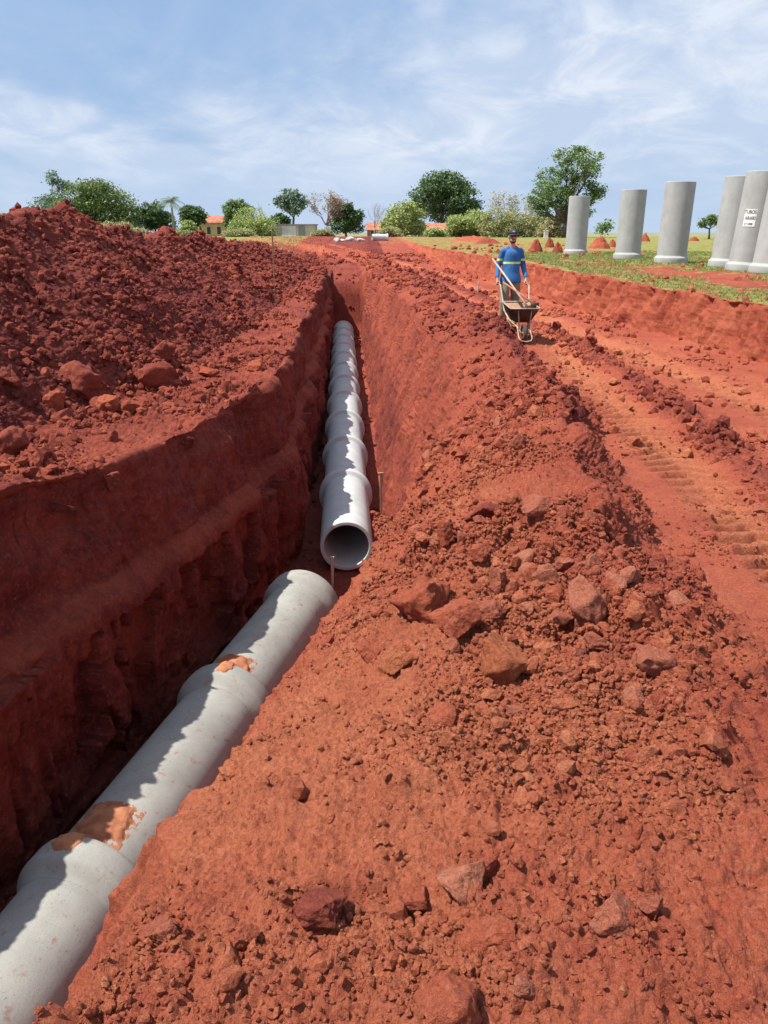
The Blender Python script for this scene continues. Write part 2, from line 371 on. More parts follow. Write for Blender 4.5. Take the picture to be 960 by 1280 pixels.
G = GR[None, :]+0*X
G = G-.55*np.exp(-((X-xbt[:, None]-2.6)/1.2)**2)*np.clip((32-YY)/12, 0, 1)*(SEC[None, :] >= 15)
G = np.where((YY > 62)*(SEC[None, :] <= 5), np.maximum(G, .25+.3*np.clip((YY-62)/20, 0, 1)), G)
G = np.where((YY > 78), np.maximum(G, .3), G)
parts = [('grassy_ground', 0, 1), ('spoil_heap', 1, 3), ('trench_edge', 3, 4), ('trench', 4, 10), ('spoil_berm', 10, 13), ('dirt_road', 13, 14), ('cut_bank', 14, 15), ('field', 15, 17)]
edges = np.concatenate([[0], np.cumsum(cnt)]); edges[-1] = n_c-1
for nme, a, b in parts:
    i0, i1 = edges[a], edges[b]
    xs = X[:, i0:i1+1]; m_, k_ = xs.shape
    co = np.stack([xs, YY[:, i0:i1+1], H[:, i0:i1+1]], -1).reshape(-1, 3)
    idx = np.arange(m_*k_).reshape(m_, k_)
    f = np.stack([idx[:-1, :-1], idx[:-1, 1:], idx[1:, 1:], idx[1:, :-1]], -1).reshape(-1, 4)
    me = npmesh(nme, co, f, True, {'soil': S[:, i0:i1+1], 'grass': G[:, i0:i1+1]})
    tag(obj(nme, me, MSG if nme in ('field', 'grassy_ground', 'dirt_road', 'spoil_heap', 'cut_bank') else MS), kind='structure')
# the land beyond, out to the horizon
def ring():
    xs = [-3500, -61.5, 61.5, 3500]; ys = [-3500, -13.5, 134, 3500]; bm = bmesh.new()
    vs = [[bm.verts.new((x, y, -.72 if y > 0 else -1.6)) for x in xs] for y in ys]
    for j in range(3):
        for i in range(3):
            if i == 1 and j == 1: continue
            bm.faces.new((vs[j][i], vs[j][i+1], vs[j+1][i+1], vs[j+1][i]))
    return bm
tag(obj('ground', ring(), mat('dry_pasture', (.26, .25, .11), .95, base2=(.17, .18, .07), vscale=.08, coord='Object')), kind='structure')
# vertex lookup: which surface point is seen at a photo pixel
_Z = YY*cP-H*sP
_PX = np.where(_Z > .1, X/np.maximum(_Z, .1)*960+480, -1e4); _PY = np.where(_Z > .1, 640-(H*cP+YY*sP)/np.maximum(_Z, .1)*960, -1e4)
def surf(px, py, r=4):
    m = (np.abs(_PX-px) < r) & (np.abs(_PY-py) < r)
    if not m.any(): return surf(px, py, r*2)
    ii = np.argwhere(m); z = _Z[m]; i, j = ii[np.argmin(z)]
    return Vector((float(X[i, j]), float(YY[i, j]), float(H[i, j])))
def ground_h(x, y):
    i = int(np.searchsorted(Y, y)); i = min(max(i, 1), len(Y)-1); j = int(np.argmin(np.abs(X[i]-x)+np.where(np.abs(YY[i]-y) > 1, 9, 0)))
    return float(H[i, j])

# ------------------------------------------------------------------ concrete pipes
def concrete(name, base, base2, mud, mudcol=(.26, .10, .06), mscale=5):
    m = bpy.data.materials.new(name); m.use_nodes = True; t = m.node_tree; b = t.nodes['Principled BSDF']
    N = t.nodes.new; L = t.links.new; b.inputs['Roughness'].default_value = .82; b.inputs['Specular IOR Level'].default_value = .35
    g = N('ShaderNodeNewGeometry'); oc = N('ShaderNodeTexCoord')
    def noise(s, d=6, r=.6, vec=g.outputs['Position'], sc=None):
        if sc:
            mp = N('ShaderNodeMapping'); mp.inputs['Scale'].default_value = sc; L(vec, mp.inputs[0]); vec = mp.outputs[0]
        n = N('ShaderNodeTexNoise'); n.inputs['Scale'].default_value = s; n.inputs['Detail'].default_value = d; n.inputs['Roughness'].default_value = r
        L(vec, n.inputs['Vector']); return n.outputs['Fac']
    def mr(f, a, bb, c=0, d=1):
        n = N('ShaderNodeMapRange'); L(f, n.inputs[0]); n.inputs[1].default_value = a; n.inputs[2].default_value = bb
        n.inputs[3].default_value = c; n.inputs[4].default_value = d; return n.outputs[0]
    def mix(f, a, bb):
        n = N('ShaderNodeMix'); n.data_type = 'RGBA'
        for sck, vv in ((n.inputs[0], f), (n.inputs[6], a), (n.inputs[7], bb)):
            if isinstance(vv, (int, float)): sck.default_value = vv
            elif isinstance(vv, tuple): sck.default_value = (*vv, 1)
            else: L(vv, sck)
        return n.outputs[2]
    c = mix(mr(noise(2.5, 6, .65), .3, .7), base, base2)
    c = mix(mr(noise(4, 5, .6, oc.outputs['Object'], (1, .25, 1)), .45, .75, 0, .35), c, tuple(x*.72 for x in base2))
    c = mix(mr(noise(90, 3, .7), .55, .72, 0, .5), c, tuple(x*.6 for x in base2))
    if mud:
        c = mix(mr(noise(mscale, 8, .75), .655-mud*.1, .74-mud*.1, 0, .65), c, mudcol)
        c = mix(mr(noise(30, 4, .8), .655, .68, 0, .9), c, (.16, .045, .028))
    L(c, b.inputs['Base Color'])
    bp = N('ShaderNodeBump'); bp.inputs['Strength'].default_value = .5; bp.inputs['Distance'].default_value = .006
    L(noise(60, 6, .75), bp.inputs['Height']); L(bp.outputs[0], b.inputs['Normal'])
    return m
MC_near = concrete('concrete_muddy', (.38, .38, .345), (.28, .28, .255), .85, mscale=9)
MC_far = concrete('concrete_laid', (.58, .60, .59), (.46, .48, .48), .2)
MC_std = concrete('concrete_pale', (.42, .435, .42), (.33, .34, .33), 0)
M_mort = mat('mortar_mud', (.44, .19, .09), .95, base2=(.28, .095, .045), vscale=7, bump=.8, bscale=35)
def lathe(prof, seg=64, jit=0, closed=True):
    n = len(prof); a = np.arange(seg)*2*math.pi/seg; pr = np.array(prof)
    rr = pr[:, 0][:, None]*np.ones(seg); yy = pr[:, 1][:, None]*np.ones(seg)
    if jit:
        j = vn(np.cos(a)[None]*3+yy*0+pr[:, 1][:, None]*3, np.sin(a)[None]*3+yy*0, yy*6); rr = rr+j*jit
    co = np.stack([rr*np.cos(a), yy, rr*np.sin(a)], -1).reshape(-1, 3)
    idx = np.arange(n*seg).reshape(n, seg); nx_ = np.roll(idx, -1, 1)
    if closed:
        i1 = np.roll(idx, -1, 0); n1 = np.roll(nx_, -1, 0); f = np.stack([idx, i1, n1, nx_], -1)
    else: f = np.stack([idx[:-1], idx[1:], nx_[1:], nx_[:-1]], -1)
    return co, f.reshape(-1, 4)
def pipe_meshes(r, t, Lg, bell_r, bell_l, flare):
    """barrel from y=0 (spigot) and a bell at the other end; axis +Y; the tube wall has thickness t"""
    b0 = Lg-bell_l
    pr = [(r-.012, 0), (r, .014)]+[(r, .014+(b0-.014)*k/14) for k in range(1, 15)]+[(r-t, b0)]+[(r-t, b0*k/6) for k in range(5, 0, -1)]+[(r-t+.008, .006), (r-t+.014, 0)]
    co, f = lathe(pr, 72, .0010); barrel = npmesh('barrel', co, f)
    fl = [(r+.002+(bell_r-r)*(.5-.5*math.cos(math.pi*k/8)), b0-.001+flare*k/8) for k in range(9)]
    pr = fl+[(bell_r, Lg-.04), (bell_r-.006, Lg-.012), (bell_r-.018, Lg), (r+.03, Lg), (r+.02, Lg-.01), (r+.02, Lg-.11), (r-t+.002, Lg-.115), (r-t+.002, b0-.001)]
    co, f = lathe(pr, 72, .0012); bell = npmesh('bell', co, f)
    return barrel, bell
def autosm(o):
    m = o.modifiers.new('w', 'EDGE_SPLIT'); m.split_angle = R(38)
def place_pipe(ms, material, y0, x0, z, y1, x1, label, group, roll=0, name='concrete_pipe', cat='concrete pipe', z1=None):
    d = Vector((x1-x0, y1-y0, (z1 if z1 is not None else z)-z))
    e = empty(name, (x0, y0, z)); e.rotation_mode = 'QUATERNION'
    e.rotation_quaternion = d.to_track_quat('Y', 'Z') @ Matrix.Rotation(roll, 3, 'Y').to_quaternion()
    tag(e, label, cat, group)
    for nm, me in zip(('barrel', 'bell'), ms):
        if not me.materials: me.materials.append(material)
        o = obj(nm, me, None, e); autosm(o)
    return e
def mortar(parent, r, y0, y1, a0, a1, seed, th=.022):
    nu, nv = 40, 26; u = np.linspace(0, 1, nu)[:, None]*np.ones(nv); v = np.linspace(0, 1, nv)[None]*np.ones((nu, 1))
    ang = math.pi/2+a0+(a1-a0)*u; yy = y0+(y1-y0)*v
    m = np.sin(math.pi*u)*np.sin(math.pi*v)**.5+.55*fbm(u*3+seed, v*3, u*0+seed, 1.6, 4)
    rr = r+np.clip((m-.45)*.10, -.012, th*.55)+.004*fbm(u*3+seed, v*3, u*0, 8, 2)
    co = np.stack([rr*np.cos(ang), yy, rr*np.sin(ang)], -1).reshape(-1, 3); idx = np.arange(nu*nv).reshape(nu, nv)
    f = np.stack([idx[:-1, :-1], idx[:-1, 1:], idx[1:, 1:], idx[1:, :-1]], -1).reshape(-1, 4)
    return obj('mortar', npmesh('mortar', co, f), M_mort, parent)
LP, RP = 2.65, .43
far_ms = pipe_meshes(RP, .07, LP+.10, .515, .24, .07)
def fdir(y): return farl_x(y)
ordn = ['first', 'second', 'third', 'fourth', 'fifth', 'sixth', 'seventh', 'eighth', 'ninth', 'tenth', 'eleventh']
y = 11.55
for k in range(11):
    yn = y+LP*.9987
    lab = ('laid grey pipe with its dark open mouth facing the camera' if k == 0 else
           'farthest pipe of the far line, at the head of the trench' if k == 10 else
           f'{ordn[k]} pipe of the far line in the trench counting from its open mouth')
    e = place_pipe(far_ms, MC_far, y, fdir(y), -4.80, yn, fdir(yn), lab, 'pipes laid end to end in the deep trench')
    if k < 10:
        eh = e; mo = mortar(eh, RP+.012, LP+.085, LP+.085+random.uniform(.10, .22), -.30, .42, k*3.3+1, th=.03)
        mo.location = (0, 0, 0)
    y = yn
near_ms = pipe_meshes(RP, .07, 2.62, .52, .34, .15)
labs = ['muddy pipe topmost in the near line, its bell just before the open mouth',
        'second muddy pipe of the near line, mud patch at its bell',
        'closest muddy pipe, its bell joint near the left edge of the photo',
        'muddy pipe running out below the lower left corner of the near line']
jy = [9.50, 7.10, 4.62, 2.14, -.34]
for k in range(4):
    y1, y0 = jy[k], jy[k+1]; 
    s = (Vector((nearl_x(y1), y1, 0))-Vector((nearl_x(y0), y0, 0))).normalized()
    a = Vector((nearl_x(y1), y1, 0))-s*2.62
    e = place_pipe(near_ms, MC_near, a.y, a.x, -4.80, y1, nearl_x(y1), labs[k], 'pipes laid end to end in the deep trench')
    if k in (1, 2):
        mortar(e, RP+.012, 2.60, 2.60+(.34 if k == 1 else .50), -.55, .70 if k == 1 else .75, 5.5+k, th=.03)
        mortar(e, .522, 2.42, 2.64, -.25 if k == 1 else -.1, .15 if k == 1 else .5, 9+k, th=.02)
# standing pipes, bell down on the grass
RS, LS = .485, 2.58
std_ms = pipe_meshes(RS, .085, LS, .555, .27, .09)
stand = [(719, 38.5, 0, 'leftmost standing concrete pipe, in front of the big irregular tree'),
         (784, 32.4, 0, 'second standing pipe from the left with a small red mound behind its left side'),
         (838, 27.7, 0.5, 'third standing pipe from the left, small round tree to its right'),
         (908, 24.9, 2.2, 'standing pipe between the small round tree and the signed pipe'),
         (932, 22.6, 3.2, 'leaning standing pipe with a white printed sign pasted on it'),
         (963, 21.2, 3.2, 'standing pipe cut by the right edge of the photo, right of the white sign')]
sp = []
for px, F, lean, lab in stand:
    p = at(px, 320, F); h = -1.05; p = Vector(((px-480)/960*(F*cP+1.0*sP), F, 0)); h = ground_h(p.x, F)-.03
    e = empty('standing_pipe', (p.x, F, h+LS)); e.rotation_euler = (R(-90), R(lean), 0)
    e.rotation_mode = 'XYZ'
    tilt = Matrix.Rotation(R(lean), 4, 'Y')
    e.matrix_world = Matrix.Translation((p.x, F, h)) @ tilt @ Matrix.Translation((0, 0, LS)) @ Matrix.Rotation(R(-90), 4, 'X') @ Matrix.Rotation(random.uniform(0, 6), 4, 'Y')
    tag(e, lab, 'concrete pipe', 'concrete pipes standing on end in the field')
    for nm, me in zip(('barrel', 'bell'), std_ms):
        if not me.materials: me.materials.append(MC_std)
        autosm(obj(nm, me, None, e))
    sp.append((e, p, h))

# ------------------------------------------------------------------ rocks and clods
def ico(sub):
    bm = bmesh.new(); bmesh.ops.create_icosphere(bm, subdivisions=sub, radius=1); bm.verts.ensure_lookup_table()
    v = np.array([x.co[:] for x in bm.verts]); f = np.array([[q.index for q in x.verts] for x in bm.faces]); bm.free(); return v, f
I1, I2, I4 = ico(2), ico(3), ico(5)
def rockify(v, seed, planes=9, lump=.10, ax=(1, 1, 1), soft=.0):
    r_ = np.random.default_rng(seed); n = r_.normal(size=(planes, 3)); n /= np.linalg.norm(n, axis=1)[:, None]
    d = r_.uniform(.56, .95, planes); dot = v@n.T
    t = np.where(dot > .08, d[None]/np.maximum(dot, .08), 9); rad = np.minimum(t.min(1), 1.35)
    o = seed*3.7
    rad = rad*(1-soft)+soft; rad = rad*(1+lump*fbm(v[:, 0]+o, v[:, 1], v[:, 2], 1.6, 3)+lump*.5*fbm(v[:, 0]+o, v[:, 1]+4, v[:, 2], 5, 3))
    return v*rad[:, None]*np.array(ax)[None]
def rock_mat(name, c1, c2):
    m = soil_mat(name, False, tuple(x*.55 for x in c2), c2, c1, soil_default=.75); return m
RM = {'orange': rock_mat('rock_orange', (.48, .18, .08), (.38, .115, .05)),
      'tan': rock_mat('rock_tan', (.47, .19, .115), (.40, .125, .075)),
      'red': rock_mat('rock_red', (.44, .125, .065), (.36, .085, .045)),
      'dark': rock_mat('rock_dark', (.34, .095, .062), (.24, .055, .038))}
def rock(px, py, wpx, hpx, colr, label, seed, group=None, tilt=0, sink=.25, lump=.20, planes=13, name='rock', flat=1.0):
    p = surf(px, py+hpx*.25); Z = p.y*cP-p.z*sP; wd = wpx/960*Z*.5*1.15; ht = hpx/960*Z*.5*1.15
    v = rockify(I4[0], seed, planes, lump, (wd, (wd+ht)*.45*flat, ht))
    v += v*.02*fbm(v[:, 0]*60/1, v[:, 1]*60, v[:, 2]*60, .8, 2)[:, None]
    me = npmesh(name, v, I4[1], True); o = obj(name, me, RM[colr])
    o.location = p+Vector((0, 0, ht*(1-2*sink)*.75)); o.rotation_euler = (R(random.uniform(-12, 12)), R(tilt), R(random.uniform(-20, 20)))
    autosm(o); o.modifiers[-1].split_angle = R(50)
    tag(o, label, 'rock', group); return o
RL = [
 (622, 818, 58, 74, 'orange', 'tall pointed orange rock, the biggest upright one in the middle of the near slope', 0),
 (495, 820, 44, 42, 'orange', 'lumpy orange rock left of the tall pointed orange one', 0),
 (527, 745, 62, 78, 'red', 'broad rough red block above the lumpy orange rock', 8),
 (610, 758, 40, 28, 'tan', 'flat-topped pale tan stone above the tall pointed orange rock', 10),
 (727, 742, 34, 62, 'tan', 'tilted pale slab leaning on the berm top', -18),
 (698, 768, 30, 26, 'tan', 'small pale stone at the foot of the tilted slab', 12),
 (808, 818, 66, 44, 'tan', 'wide pinkish tan rock on the berm top, right of the orange rocks', 10),
 (703, 703, 22, 16, 'tan', 'little pale stone just above the tilted slab', 0),
 (577, 1092, 44, 46, 'tan', 'pale half-buried stone low in the middle of the near slope', 20),
 (522, 1123, 46, 30, 'red', 'low reddish stone left of the pale half-buried stone', 6),
 (396, 1135, 58, 42, 'dark', 'dark red overhanging chunk at the lower left of the slope', -12),
 (768, 1146, 52, 42, 'tan', 'pinkish embedded stone in the lower right of the slope', 25),
 (655, 1228, 30, 22, 'tan', 'small pale stone near the bottom edge of the photo', 0),
 (625, 1160, 62, 42, 'red', 'rounded red clod between the pale half-buried stone and the pinkish embedded one', 0),
 (808, 1125, 28, 22, 'tan', 'small tan stone right of the pinkish embedded one', 0),
 (200, 1158, 44, 30, 'tan', 'slanted slab at the lip of the slope above the closest pipe', -30),
 (620, 725, 20, 38, 'tan', 'narrow upright slab behind the flat-topped pale stone', 8),
 (575, 768, 48, 48, 'red', 'half-buried red boulder between the broad red block and the flat-topped stone', 0),
 (460, 808, 28, 34, 'red', 'red stone at the slope edge left of the lumpy orange rock', -10),
 (555, 660, 24, 22, 'red', 'lone reddish stone high on the slope beside the pipe mouth', 0),
 (610, 634, 42, 26, 'dark', 'low dark slab on the slope above the lone reddish stone', -8),
 (600, 690, 26, 18, 'red', 'small flat stone below the low dark slab', 0),
 (560, 1235, 80, 60, 'red', 'large rounded red lump at the bottom edge of the photo', 0),
 (300, 1175, 34, 26, 'red', 'reddish stone right of the slanted slab at the slope lip', 0),
 (107, 480, 50, 44, 'dark', 'big angular rock on the left trench edge, left of the other big one', -12),
 (208, 470, 50, 36, 'dark', 'big dark wedge-shaped rock on the left trench edge', 14),
 (8, 552, 46, 46, 'dark', 'rounded boulder at the left edge of the photo', 0),
 (72, 497, 26, 20, 'red', 'small rock at the foot of the big angular rock', 0),
 (128, 502, 24, 26, 'red', 'upright rock right of the big angular rock foot', 10),
 (205, 438, 30, 26, 'dark', 'rock on the heap foot behind the big dark wedge', 0),
 (14, 464, 22, 24, 'dark', 'leftmost rock on the heap foot above the left boulder', 0),
 (142, 602, 26, 24, 'dark', 'dark rock hanging on the brow of the left trench wall', 0),
 (262, 462, 22, 18, 'red', 'small rock right of the big dark wedge', 0),
 (318, 452, 22, 16, 'red', 'rock near the left rim where the trench narrows', 0),
 (735, 446, 24, 18, 'dark', 'dark clod on the ridge between the wheel tracks', 0),
 (592, 462, 16, 14, 'dark', 'dark clod on the right rim above the long pipe line', 0),
 (655, 508, 20, 16, 'red', 'red clod halfway along the berm top', 0),
 (748, 800, 34, 20, 'tan', 'flat tan stone left of the wide pinkish tan rock', 0),
]
for i, (px, py, a, b, c_, lab, tl) in enumerate(RL): rock(px, py, a, b, c_, lab, 40+i*7, tilt=tl, sink=.30)
# masks for scattering
fC = np.clip(AC, 0, 1.3)[None, :]*np.ones_like(X)
flatX, flatY, flatH = X.ravel(), YY.ravel(), H.ravel()
secf = np.repeat(SEC[None], n_r, 0).ravel(); Cf = fC.ravel(); patf = pat.ravel(); wrf = wrb.ravel(); rdf = roadm.ravel()
df = np.sqrt(flatX**2+flatY**2+flatH**2); visf = (_PX.ravel() > -250) & (_PX.ravel() < 1210) & (_PY.ravel() > 200) & (_PY.ravel() < 1450)
def pick(n, wgt):
    cw = np.cumsum(wgt); return np.searchsorted(cw, rng.random(n)*cw[-1])
walls = np.isin(secf, (4, 5, 6, 8, 9, 14))
base_w = np.where(visf & ~walls, (Cf*.9+1.0*wrf+.010*rdf)*np.clip(patf, .08, 1.2)**2.1, 0)
base_w = np.where((flatY > 60), 0, base_w)*np.where(secf >= 15, .3, 1)
base_w = np.where(secf == 2, base_w*1.6+.25*visf*(flatY < 55), base_w)
def scatter(n, wgt, smin, smax, pw, variants, name, soilv, grow=0.0):
    ii = pick(n, wgt); s = smin+(smax-smin)*rng.random(n)**pw; s = s*(1+grow*df[ii])
    allv, allf, alls = [], [], []; o = 0; vv = rng.integers(0, len(variants), n)
    for k, (v, f) in enumerate(variants):
        q = ii[vv == k]; sz = s[vv == k]; m_ = len(q)
        if not m_: continue
        ang = rng.random(m_)*6.283; ca, sa = np.cos(ang), np.sin(ang)
        axs = rng.uniform(.65, 1.15, (m_, 3)); ti = rng.uniform(-.5, .5, m_)
        b = v[None]*axs[:, None]*sz[:, None, None]
        bx = b[..., 0]*np.cos(ti)[:, None]+b[..., 2]*np.sin(ti)[:, None]; bz = -b[..., 0]*np.sin(ti)[:, None]+b[..., 2]*np.cos(ti)[:, None]
        x = bx*ca[:, None]-b[..., 1]*sa[:, None]; y_ = bx*sa[:, None]+b[..., 1]*ca[:, None]
        co = np.stack([x+flatX[q][:, None], y_+flatY[q][:, None], bz+(flatH[q]+sz*.25)[:, None]], -1).reshape(-1, 3)
        fa = (f[None]+(np.arange(m_)*len(v))[:, None, None]).reshape(-1, 3)+o
        allv.append(co); allf.append(fa); o += len(co)
        ss = S.ravel()[q]+rng.normal(0, .14, m_)+soilv; alls.append(np.repeat(ss, len(v)))
    me = npmesh(name, np.concatenate(allv), np.concatenate(allf), False, {'soil': np.concatenate(alls)})
    o = obj(name, me, MS); return o
var1 = [(rockify(I1[0], 300+k, 8, .14), I1[1]) for k in range(6)]
bm_ = bmesh.new(); bmesh.ops.create_icosphere(bm_, subdivisions=1, radius=1); v0 = np.array([x.co[:] for x in bm_.verts]); f0 = np.array([[q.index for q in x.verts] for x in bm_.faces]); bm_.free()
var0 = [(rockify(v0, 500+k, 5, .2), f0) for k in range(6)]
nearw = np.where(df < 9, base_w, 0)
g1 = scatter(2200, nearw*(df > 1.6)*np.clip((df-1)/3, .3, 1), .010, .042, 3.2, var1, 'clods', .05)
tag(g1, 'crumbly red clods strewn over the near slope and the berm', 'clods', kind='stuff')
g2 = scatter(75000, nearw, .003, .012, 2.2, var0, 'soil_crumbs', .05, .06)
tag(g2, 'fine loose red crumbs covering the near slope', 'soil crumbs', kind='stuff')
farw = np.where(df >= 6, base_w, 0)
g3 = scatter(48000, farw, .005, .045, 3.6, var0, 'heap_clods', .03, .05)
tag(g3, 'broken red clods over the spoil heap and the far ridges', 'clods', kind='stuff')
# loose rocks, each a thing
rk = [npmesh('loose_rock', rockify(I2[0], 700+k, 9, .12), I2[1], False) for k in range(8)]
def loose(n, wgt, smin, smax, pw, label, group, m):
    ii = pick(n, wgt); 
    for q in ii:
        me = rk[int(rng.integers(0, 8))]
        if not me.materials: me.materials.append(RM['red'])
        o = obj('loose_rock', me); s = float(smin+(smax-smin)*rng.random()**pw)
        o.location = (flatX[q], flatY[q], flatH[q]+s*.25); o.scale = [s*float(k) for k in rng.uniform(.7, 1.15, 3)]
        o.rotation_euler = [float(k) for k in rng.uniform(-.4, .4, 2)]+[float(rng.random()*6)]
        o.material_slots[0].link = 'OBJECT'; o.material_slots[0].material = RM[m if rng.random() < .7 else 'red']
        tag(o, label, 'rock', group)
rgt = secf >= 9
loose(100, nearw*rgt*(df > 2.6)*np.clip((df-2)/2, .2, 1), .022, .06, 2.0, 'loose red-brown rock on the sunlit slope right of the pipes', 'loose rocks on the sunlit slope', 'tan')
loose(90, base_w*(secf == 3)*(flatY < 22), .04, .12, 2.0, 'loose maroon rock on the ledge between heap and trench', 'loose rocks on the trench edge', 'dark')
loose(60, base_w*(secf == 2)*(flatY < 30), .04, .11, 1.8, 'maroon chunk of earth on the left spoil heap', 'chunks on the spoil heap', 'dark')

# ------------------------------------------------------------------ field: grass tufts, mounds, clod rows
def grass_stuff(name, n, xr, yr, dens, hmin, hmax, mtl, label):
    px_ = rng.uniform(*xr, n); py_ = rng.uniform(*yr, n)
    ii = np.clip(np.searchsorted(Y, py_), 0, n_r-1); keep = []; hh = np.zeros(n)
    for k in range(n):
        row = X[ii[k], edges[14]:]; j = int(np.searchsorted(row, px_[k]))+edges[14]
        if j >= n_c or j <= edges[15]: continue
        g_ = G[ii[k], j]+.75*float(vn(np.array([px_[k]*.9]), np.array([py_[k]*.9]), np.array([2.]))[0])*.6
        if g_ > dens: keep.append(k); hh[k] = H[ii[k], j]
    k = np.array(keep); nb = 5; V = []; 
    bx = np.repeat(px_[k], nb)+rng.normal(0, .035, len(k)*nb); by = np.repeat(py_[k], nb)+rng.normal(0, .035, len(k)*nb); bz = np.repeat(hh[k], nb)-.01
    h_ = rng.uniform(hmin, hmax, len(bx)); a = rng.random(len(bx))*6.28; wv = .008+.006*by/20; lean = rng.normal(0, .6, (2, len(bx)))*h_
    v0_ = np.stack([bx-np.cos(a)*wv, by-np.sin(a)*wv, bz], -1); v1_ = np.stack([bx+np.cos(a)*wv, by+np.sin(a)*wv, bz], -1); v2_ = np.stack([bx+lean[0], by+lean[1], bz+h_], -1)
    co = np.stack([v0_, v1_, v2_], 1).reshape(-1, 3); f = np.arange(len(co)).reshape(-1, 3)
    tag(obj(name, npmesh(name, co, f, False), mtl), label, 'grass', kind='stuff')
def leafmat(name, c1, c2, trans=.25):
    m = bpy.data.materials.new(name); m.use_nodes = True; t = m.node_tree; b = t.nodes['Principled BSDF']; b.inputs['Roughness'].default_value = .6
    g = t.nodes.new('ShaderNodeNewGeometry'); r = t.nodes.new('ShaderNodeValToRGB'); e = r.color_ramp.elements
    e[0].color = (*c2, 1); e[1].color = (*c1, 1)
    t.links.new(g.outputs['Random Per Island'], r.inputs[0]); t.links.new(r.outputs[0], b.inputs['Base Color'])
    tr = t.nodes.new('ShaderNodeBsdfTranslucent'); t.links.new(r.outputs[0], tr.inputs[0]); mx = t.nodes.new('ShaderNodeMixShader'); mx.inputs[0].default_value = trans
    t.links.new(b.outputs[0], mx.inputs[1]); t.links.new(tr.outputs[0], mx.inputs[2]); t.links.new(mx.outputs[0], t.nodes['Material Output'].inputs[0])
    return m
MG = leafmat('grass_blades', (.30, .34, .09), (.16, .22, .05))
grass_stuff('grass', 26000, (5.5, 17), (10, 42), .36, .02, .07, MG, 'short green grass in patches round the standing pipes')
M_mound = soil_mat('mound_earth', False, soil_default=.42)
def mound(px, py, wpx, hpx, F, label, group=None):
    p = at(px, py, F); Zc = F*cP-p.z*sP; wd = wpx/960*Zc*.5; ht = hpx/960*Zc
    gz = ground_h(p.x, F)
    n = 56; a = np.linspace(0, 1, 28)[:, None]*np.ones(n); th = np.linspace(0, 2*math.pi, n, endpoint=False)[None]*np.ones((28, 1))
    sd_ = px*.37; rr = a*(1+.18*fbm(np.cos(th)*1.5+sd_, np.sin(th)*1.5, a*0, 1, 2))
    hh = ht*np.clip(1-a**1.9, 0, 1)*(1+.30*fbm(np.cos(th)*a*3+sd_, np.sin(th)*a*3, a*0, 1.5, 4))+ht*.16*fbm(np.cos(th)*a*5+sd_, np.sin(th)*a*5, a*0, 1.5, 3)*(1.1-a)-.04
    co = np.stack([wd*rr*np.cos(th), wd*rr*np.sin(th), hh], -1).reshape(-1, 3); idx = np.arange(28*n).reshape(28, n); nx2 = np.roll(idx, -1, 1)
    f = np.stack([idx[:-1], nx2[:-1], nx2[1:], idx[1:]], -1).reshape(-1, 4)
    o = obj('earth_mound', npmesh('earth_mound', co, f[:, ::-1], True), M_mound); o.location = (p.x, F, gz); tag(o, label, 'earth mound', group)
mound(670, 308, 18, 16, 42, 'cone-shaped red mound just right of the worker, leftmost of the cones')
mound(687, 305, 13, 12, 52, 'small red mound behind the gap between worker and first standing pipe')
mound(697, 310, 15, 12, 40, 'round red mound touching the left of the first standing pipe')
mound(750, 305, 27, 14, 48, 'widest red mound, seen between the first and second standing pipes')
mound(766, 303, 11, 10, 52, 'small red mound peeking out left of the second standing pipe')
mound(806, 298, 14, 9, 75, 'distant dark red mound between second and third standing pipes')
mound(590, 297, 60, 6, 80, 'long low red mound at the foot of the light green bushes')
mound(868, 297, 14, 5, 80, 'faint low mound right of the third standing pipe')
mound(610, 301, 34, 7, 66, 'low broken red mound behind the far end of the cut')
# ------------------------------------------------------------------ stakes and survey pegs
M_wood = mat('weathered_wood', (.42, .27, .14), .85, base2=(.30, .18, .09), vscale=12)
M_pale = mat('pale_wood', (.62, .55, .44), .8, base2=(.5, .42, .32), vscale=14)
def stake(p, h, w_, m, label, tilt=0, head=False, dep=.25):
    bm = bmesh.new(); 
    bmesh.ops.create_cube(bm, size=1); bmesh.ops.scale(bm, vec=(w_, w_*.55, h+dep), verts=bm.verts); bmesh.ops.translate(bm, vec=(0, 0, (h-dep)/2), verts=bm.verts)
    for v_ in bm.verts:
        if v_.co.z < 0: v_.co.x *= .2; v_.co.y *= .2
    bmesh.ops.bevel(bm, geom=list(bm.edges), offset=w_*.08, segments=1, affect='EDGES')
    if head:
        r_ = bmesh.ops.create_cube(bm, size=1); bmesh.ops.scale(bm, vec=(w_*2.0, w_*.8, .02), verts=r_['verts']); bmesh.ops.translate(bm, vec=(0, 0, h+.0105), verts=r_['verts'])
    o = obj('stake', bm, m); o.location = p; o.rotation_euler = (0, R(tilt), R(12)); tag(o, label, 'stake'); return o
q = at(342, 331, 24); stake((q.x, 24, ground_h(q.x, 24)), .04-ground_h(q.x, 24), .05, M_wood, 'tall thin wooden stake standing on the left spoil by the trench head')
q = at(598, 347, 26); stake((q.x, 26, ground_h(q.x, 26)), .42, .05, M_pale, 'short pale survey peg at the foot of the cut bank, left of the worker', 3)
stake((farl_x(12.8)+.62, 12.8, -5.25), 1.30, .045, M_wood, 'thin wooden stake in the trench right of the first laid pipe', 0, True)
stake((farl_x(11.1)-.22, 10.9, -5.25), .55, .06, M_pale, 'flat pale measuring stick standing in front of the open pipe mouth', 1)
